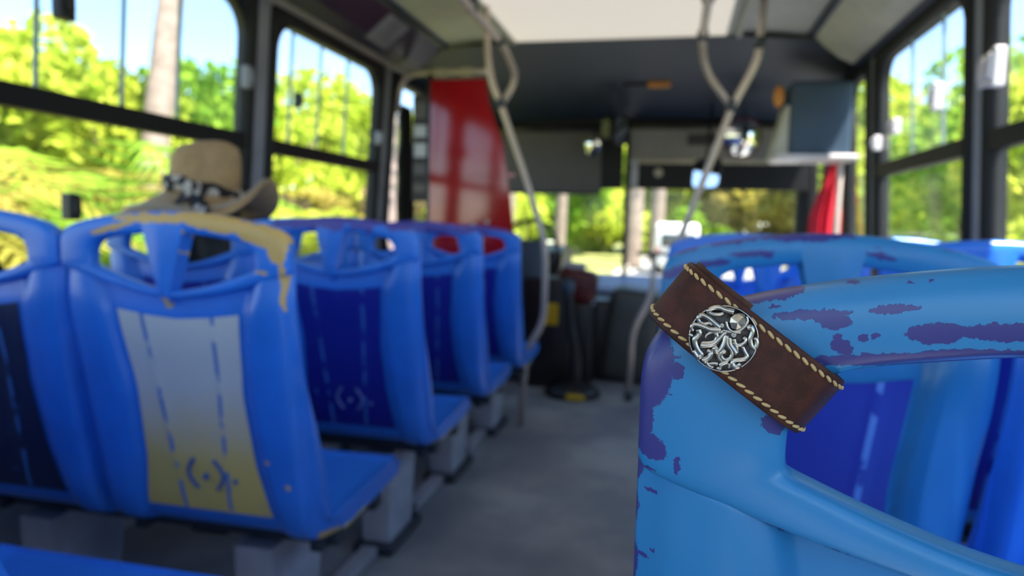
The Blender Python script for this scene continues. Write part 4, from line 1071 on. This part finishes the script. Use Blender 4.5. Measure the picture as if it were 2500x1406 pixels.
def leaves(n, c, rad, size, seed=0, flat=1.0, shell=.55):
    """n leaf quads scattered in lumpy ellipsoid clumps"""
    rg = np.random.default_rng(seed); k = 16
    cc = rg.normal(size=(k, 3)); cc /= np.linalg.norm(cc, axis=1)[:, None]; cc *= rg.uniform(.25, .78, (k, 1))
    w = rg.integers(0, k, n); dirs = rg.normal(size=(n, 3)); dirs /= np.linalg.norm(dirs, axis=1)[:, None]
    p = cc[w] + dirs * (rg.uniform(shell, 1, (n, 1)) ** .6) * .42
    p = p * np.array(rad) + np.array(c)
    a = rg.normal(size=(n, 3)); a /= np.linalg.norm(a, axis=1)[:, None]
    b = np.cross(a, rg.normal(size=(n, 3))); b /= np.linalg.norm(b, axis=1)[:, None]
    s_ = size * rg.uniform(.6, 1.4, (n, 1)); a *= s_; b *= s_ * .55
    q = np.stack([p - a, p + b, p + a, p - b], 1).reshape(-1, 3)
    me = bpy.data.meshes.new('foliage'); me.vertices.add(4 * n); me.vertices.foreach_set('co', q.ravel())
    me.loops.add(4 * n); me.loops.foreach_set('vertex_index', np.arange(4 * n)); me.polygons.add(n)
    me.polygons.foreach_set('loop_start', np.arange(0, 4 * n, 4)); me.polygons.foreach_set('loop_total', np.full(n, 4)); me.update(); me.validate(); return me

def tree(loc, h, rad, n, size, mat, label, group, seed, trunk=.12, tm='bark_dark', name='tree'):
    e = thing(name, loc, label, 'tree', group)
    MB().tube(catmull([(0, 0, -.1), (.1, 0, h * .3), (-.05, .1, h * .6), (0, 0, h * .8)], 4), [trunk * (1 - .05 * i) for i in range(13)], 8).build('trunk', M[tm], e, True)
    for k in range(3):
        a = seed + 2.1 * k; MB().tube([(0, 0, h * .45), (math.cos(a) * rad[0] * .5, math.sin(a) * rad[1] * .5, h * .75)], [trunk * .5, trunk * .2], 6).build('branch', M[tm], e, True)
    link('foliage', leaves(n, (0, 0, h - rad[2] * .75), rad, size, seed), M[mat], e, 'stuff')
    return e
def bush(loc, rad, n, size, mat, label, group, seed):
    e = thing('bush', loc, label, 'bush', group)
    for k in range(4):
        a = seed + 1.6 * k; MB().tube([(0, 0, -.1), (math.cos(a) * rad[0] * .4, math.sin(a) * rad[1] * .4, rad[2] * .9)], [.04, .015], 6).build('stem', M['bark_dark'], e, True)
    link('foliage', leaves(n, (0, 0, rad[2] * .8), rad, size, seed), M[mat], e, 'stuff'); return e
def palm_plant(loc, h, n, mat, label, group, seed, dead=False):
    e = thing('palm_plant', loc, label, 'palm', group); rg = random.Random(seed)
    for k in range(n):
        a = rg.uniform(0, 6.28); ln = h * rg.uniform(.8, 1.15); out = h * rg.uniform(.25, .7)
        sp = catmull([(0, 0, 0), (math.cos(a) * out * .3, math.sin(a) * out * .3, ln * .6), (math.cos(a) * out * .75, math.sin(a) * out * .75, ln * .9), (math.cos(a) * out * 1.25, math.sin(a) * out * 1.25, ln * .80)], 7)
        v = []; f = []
        for i, p_ in enumerate(sp):
            if i < 4: continue
            t = (sp[min(i + 1, len(sp) - 1)] - sp[i - 1]).normalized(); s_ = t.cross(Vector((0, 0, 1))).normalized(); q = (i - 4) / (len(sp) - 5); L_ = h * .30 * math.sin(math.pi * min(1, q * .85 + .15)) + .05
            for sg in (-1, 1):
                n0 = len(v); tip = p_ + s_ * sg * L_ + t * L_ * .5 - Vector((0, 0, L_ * .35))
                v += [p_ - t * .03, p_ + t * .03, tip]; f.append((n0, n0 + 1, n0 + 2))
        fr_ = mesh('frond', v, f, M[mat], e, False)
        MB().tube(sp, [.014] * len(sp), 5).build('midrib', M[mat], fr_, True)
    return e
def palm_trunk(loc, h, r0, label, seed, lean=.3, crown=True, bm='bark'):
    e = thing('palm_tree', loc, label, 'palm', 'tall palms along the road'); rg = random.Random(seed)
    pts = catmull([(0, 0, -.1), (lean * .2, 0, h * .35), (lean * .5, .05, h * .7), (lean, 0, h)], 10)
    MB().tube(pts, [r0 * (1.12 - .4 * i / len(pts) + .03 * math.sin(i * 2.1)) for i in range(len(pts))], 12).build('trunk', M[bm], e, True)
    if crown:
        for k in range(13):
            a = k * 2.4 + seed; L_ = rg.uniform(1.5, 2.2); dp = rg.uniform(-.6, .8)
            sp = catmull([(lean, 0, h), (lean + math.cos(a) * L_ * .5, math.sin(a) * L_ * .5, h + .5 + dp * .3), (lean + math.cos(a) * L_, math.sin(a) * L_, h + dp - .3)], 7); v = []; f = []
            for i in range(1, len(sp)):
                t = (sp[i] - sp[i - 1]).normalized(); s_ = t.cross(Vector((0, 0, 1))).normalized()
                for sg in (-1, 1):
                    n0 = len(v); v += [sp[i] - t * .05, sp[i] + t * .05, sp[i] + s_ * sg * .5 + t * .25 - Vector((0, 0, .35))]; f.append((n0, n0 + 1, n0 + 2))
            mesh('frond', v, f, M['leaf_green'], e, False)
    return e
palm_trunk((-9.4, 10.95, G), 12.0, .25, 'tall pale palm trunk seen through the left window beside the straw hat', 3, lean=.1).rotation_euler = (-.165, 0, 0)
palm_trunk((-6.3, 14.9, G), 7.0, .24, 'pinkish palm trunk seen through the narrow window beside the black curtain', 5, lean=.1, bm='bark_pink')
GL = 'trees beyond the left windows'
k = 0
for (x, y, h, rx, rz, mt, lb) in [
    (-10.5, 6.6, 4.6, 2.0, 2.2, 'leaf_lime', 'lime-green tree at the far left edge beyond the first left window'), (-11.2, 9.6, 4.9, 2.1, 2.3, 'leaf_lime', 'lime-green tree left of the pale palm trunk'),
    (-11.5, 12.8, 4.9, 2.1, 2.2, 'leaf_lime', 'lime-green tree right of the pale palm trunk'), (-12, 16.2, 5.4, 2.3, 2.5, 'leaf_green', 'green tree behind the pillar between the left windows'),
    (-12, 20.0, 6.2, 2.6, 2.8, 'leaf_lime', 'bright tree in the second left window'), (-12.5, 24.5, 6.8, 2.9, 3.0, 'leaf_lime', 'bright tree at the right of the second left window'),
    (-13, 30.0, 7.5, 3.2, 3.4, 'leaf_green', 'far green tree behind the driver window')]:
    k += 1; tree((x, y, G), h, (rx, rx, rz), 5200, .15, mt, lb, GL, k)
for (x, y, h, n, mt, lb) in [(-5.6, 3.9, 2.3, 22, 'leaf_gold', 'golden palm clump nearest to the first left window'), (-5.9, 6.3, 2.6, 24, 'leaf_green', 'green palm clump just left of the pale palm trunk'), (-6.6, 5.0, 2.4, 20, 'leaf_gold', 'golden palm clump at the far left below the window transom'), (-6.9, 7.2, 2.5, 22, 'leaf_gold', 'golden-green palm clump left of the straw hat'),
    (-7.4, 8.7, 2.3, 20, 'leaf_lime', 'lime palm clump behind the straw hat'), (-8.0, 13.8, 2.2, 18, 'leaf_lime', 'lime palm clump low in the second left window')]:
    k += 1; palm_plant((x, y, G), h, n, mt, lb, 'palm clumps beyond the left windows', k)
for (x, y, rx, rz, mt, lb) in [(-7.2, 3.6, 1.2, 1.2, 'leaf_dry', 'dry brown bush behind the golden palm clumps'), (-7.6, 6.2, 1.3, 1.3, 'leaf_dry', 'dry brown bush between the palm clumps left of the hat'), (-8.6, 4.2, 1.6, 1.4, 'leaf_dry', 'dry brownish bush at the far left'), (-8.8, 7.6, 1.7, 1.5, 'leaf_gold', 'golden bush under the lime-green trees'), (-9, 10.4, 1.7, 1.4, 'leaf_dry', 'dry bush at the foot of the pale palm trunk'),
    (-9, 14.6, 1.9, 1.4, 'leaf_dry', 'dry bush low behind the window pillar'), (-9.5, 18.4, 2.0, 1.5, 'leaf_gold', 'golden bush low in the second left window'), (-9.5, 22.5, 2.2, 1.7, 'leaf_dry', 'dry bush at the right of the second left window')]:
    k += 1; bush((x, y, G), (rx, rx, rz), 1900, .26, mt, lb, 'bushes beyond the left windows', k)
for (x, y, h, rx, rz, mt, lb) in [(6.5, 4.0, 5.2, 2.2, 2.7, 'leaf_deep', 'deep green tree at the right edge'), (6.8, 7.6, 5.4, 2.2, 2.8, 'leaf_deep', 'deep green tree in the right-hand window'), (7.0, 11.6, 5.6, 2.4, 2.8, 'leaf_green', 'green tree in the middle of the right windows'),
    (7.4, 16.0, 6.0, 2.6, 3.0, 'leaf_lime', 'bright green tree beyond the entry door'), (7.5, 21.5, 6.2, 2.8, 3.1, 'leaf_green', 'green tree on the right roadside ahead'), (7.8, 28.0, 6.4, 3.0, 3.2, 'leaf_lime', 'far bright tree on the right roadside ahead')]:
    k += 1; tree((x, y, G), h, (rx, rx, rz), 4600, .15, mt, lb, 'trees beyond the right windows', k)
for (x, y, rx, rz, mt, lb) in [(6.0, 5.8, 1.5, 1.3, 'leaf_green', 'low green bush under the deep green trees on the right'), (6.0, 9.6, 1.6, 1.3, 'leaf_green', 'low green bush beyond the right middle window'), (6.2, 14.0, 1.7, 1.3, 'leaf_lime', 'low lime bush beyond the entry door')]:
    k += 1; bush((x, y, G), (rx, rx, rz), 2000, .12, mt, lb, 'bushes beyond the right windows', k)
for (x, y, h, rx, rz, mt, lb) in [(-14, 40, 8.5, 4.2, 4.2, 'leaf_lime', 'far tree at the left of the windscreen view'), (-8.2, 46, 8.5, 4.2, 4.2, 'leaf_green', 'far green tree left of the windscreen post'), (-2.5, 58, 9.5, 5.0, 4.8, 'leaf_lime', 'far bright tree straight ahead over the road'),
    (4.5, 52, 9, 4.6, 4.5, 'leaf_gold', 'far golden tree ahead right of the white van'), (10.5, 44, 9, 4.6, 4.5, 'leaf_lime', 'far lime tree at the right of the windscreen view'), (17, 38, 9, 4.6, 4.5, 'leaf_green', 'far green tree behind the red cloth')]:
    k += 1; tree((x, y, G), h, (rx, rx, rz), 6500, .42, mt, lb, 'far trees ahead of the bus', k, .25)
for (x, y, rx, rz, mt, lb) in [(-17, 36, 4, 2.6, 'leaf_green', 'far low hedge at the left of the windscreen view'), (-10.5, 38, 4, 2.8, 'leaf_lime', 'far low hedge behind the pale palm trunks'), (-5, 52, 4.5, 3.2, 'leaf_lime', 'far low hedge left of the windscreen post'),
    (1.5, 64, 5, 3.6, 'leaf_green', 'far low hedge closing the road straight ahead'), (8.2, 48, 4.5, 3.0, 'leaf_gold', 'far golden hedge right of the white van'), (13.8, 40, 4.2, 2.8, 'leaf_lime', 'far lime hedge at the right of the windscreen view'), (-11, 64, 6, 4, 'leaf_green', 'farthest hedge left of the road'), (14, 62, 6, 4, 'leaf_green', 'farthest hedge right of the road')]:
    k += 1; bush((x, y, G), (rx, rx, rz), 4500, .34, mt, lb, 'hedges ahead of the bus', k)
for i, (x, y, r0, lb) in enumerate([(-4.4, 15.5, .16, 'pale palm trunk ahead, nearest to the red partition'), (-4.9, 21, .17, 'pale palm trunk ahead, second from the red partition'), (-4.1, 26, .20, 'pale palm trunk ahead just left of the windscreen post'), (-1.9, 34, .42, 'thick pale palm trunk ahead just right of the windscreen post'), (-1.0, 42, .42, 'pale palm trunk ahead left of the white van')]):
    palm_trunk((x, y, G), 8.5, r0, lb, 11 + i, lean=.25)
p = thing('boundary_wall', (-5.6, 22, G), 'low pale boundary wall along the left roadside ahead', 'wall')
m1 = MB(); m1.box((0, 0, .55), (.2, 22, 1.1), .02); m1.build('wall_body', M['concrete'], p); m1 = MB(); m1.box((0, 0, 1.13), (.3, 22, .08), .02); m1.build('wall_coping', M['white_paint'], p)
p = thing('road_kerb', (-2.1, 22, G), 'pale kerb along the left edge of the road', 'kerb')
m1 = MB(); m1.box((0, 0, .05), (.3, 30, .18), .02); m1.build('kerb_stone', M['concrete'], p)
# white van ahead
p = thing('white_van', (.15, 30, G), 'white van on the road ahead seen through the windscreen', 'van')
m1 = MB(); m1.box((0, 1.6, 1.25), (1.75, 3.6, 1.75), .18, None, 3); m1.build('van_body', M['white_paint'], p, True)
m1 = MB(); m1.box((.05, -.21, 1.42), (1.35, .05, .55), .05, None, 3); m1.build('rear_window', M['dark_glass'], p, True)
for x in (-.68, .68):
    for y in (.5, 2.7): MB().lathe([(0, -.1), (.30, -.1), (.34, -.06), (.34, .06), (.30, .1), (0, .1)], (x, y, .34), 20, Matrix.Rotation(math.pi / 2, 3, 'Y')).build('wheel', M['black'], p, True)
    m1 = MB(); m1.box((x * 1.1, -.22, .95), (.12, .04, .32), .02); m1.build('tail_lamp', M['red'], p)
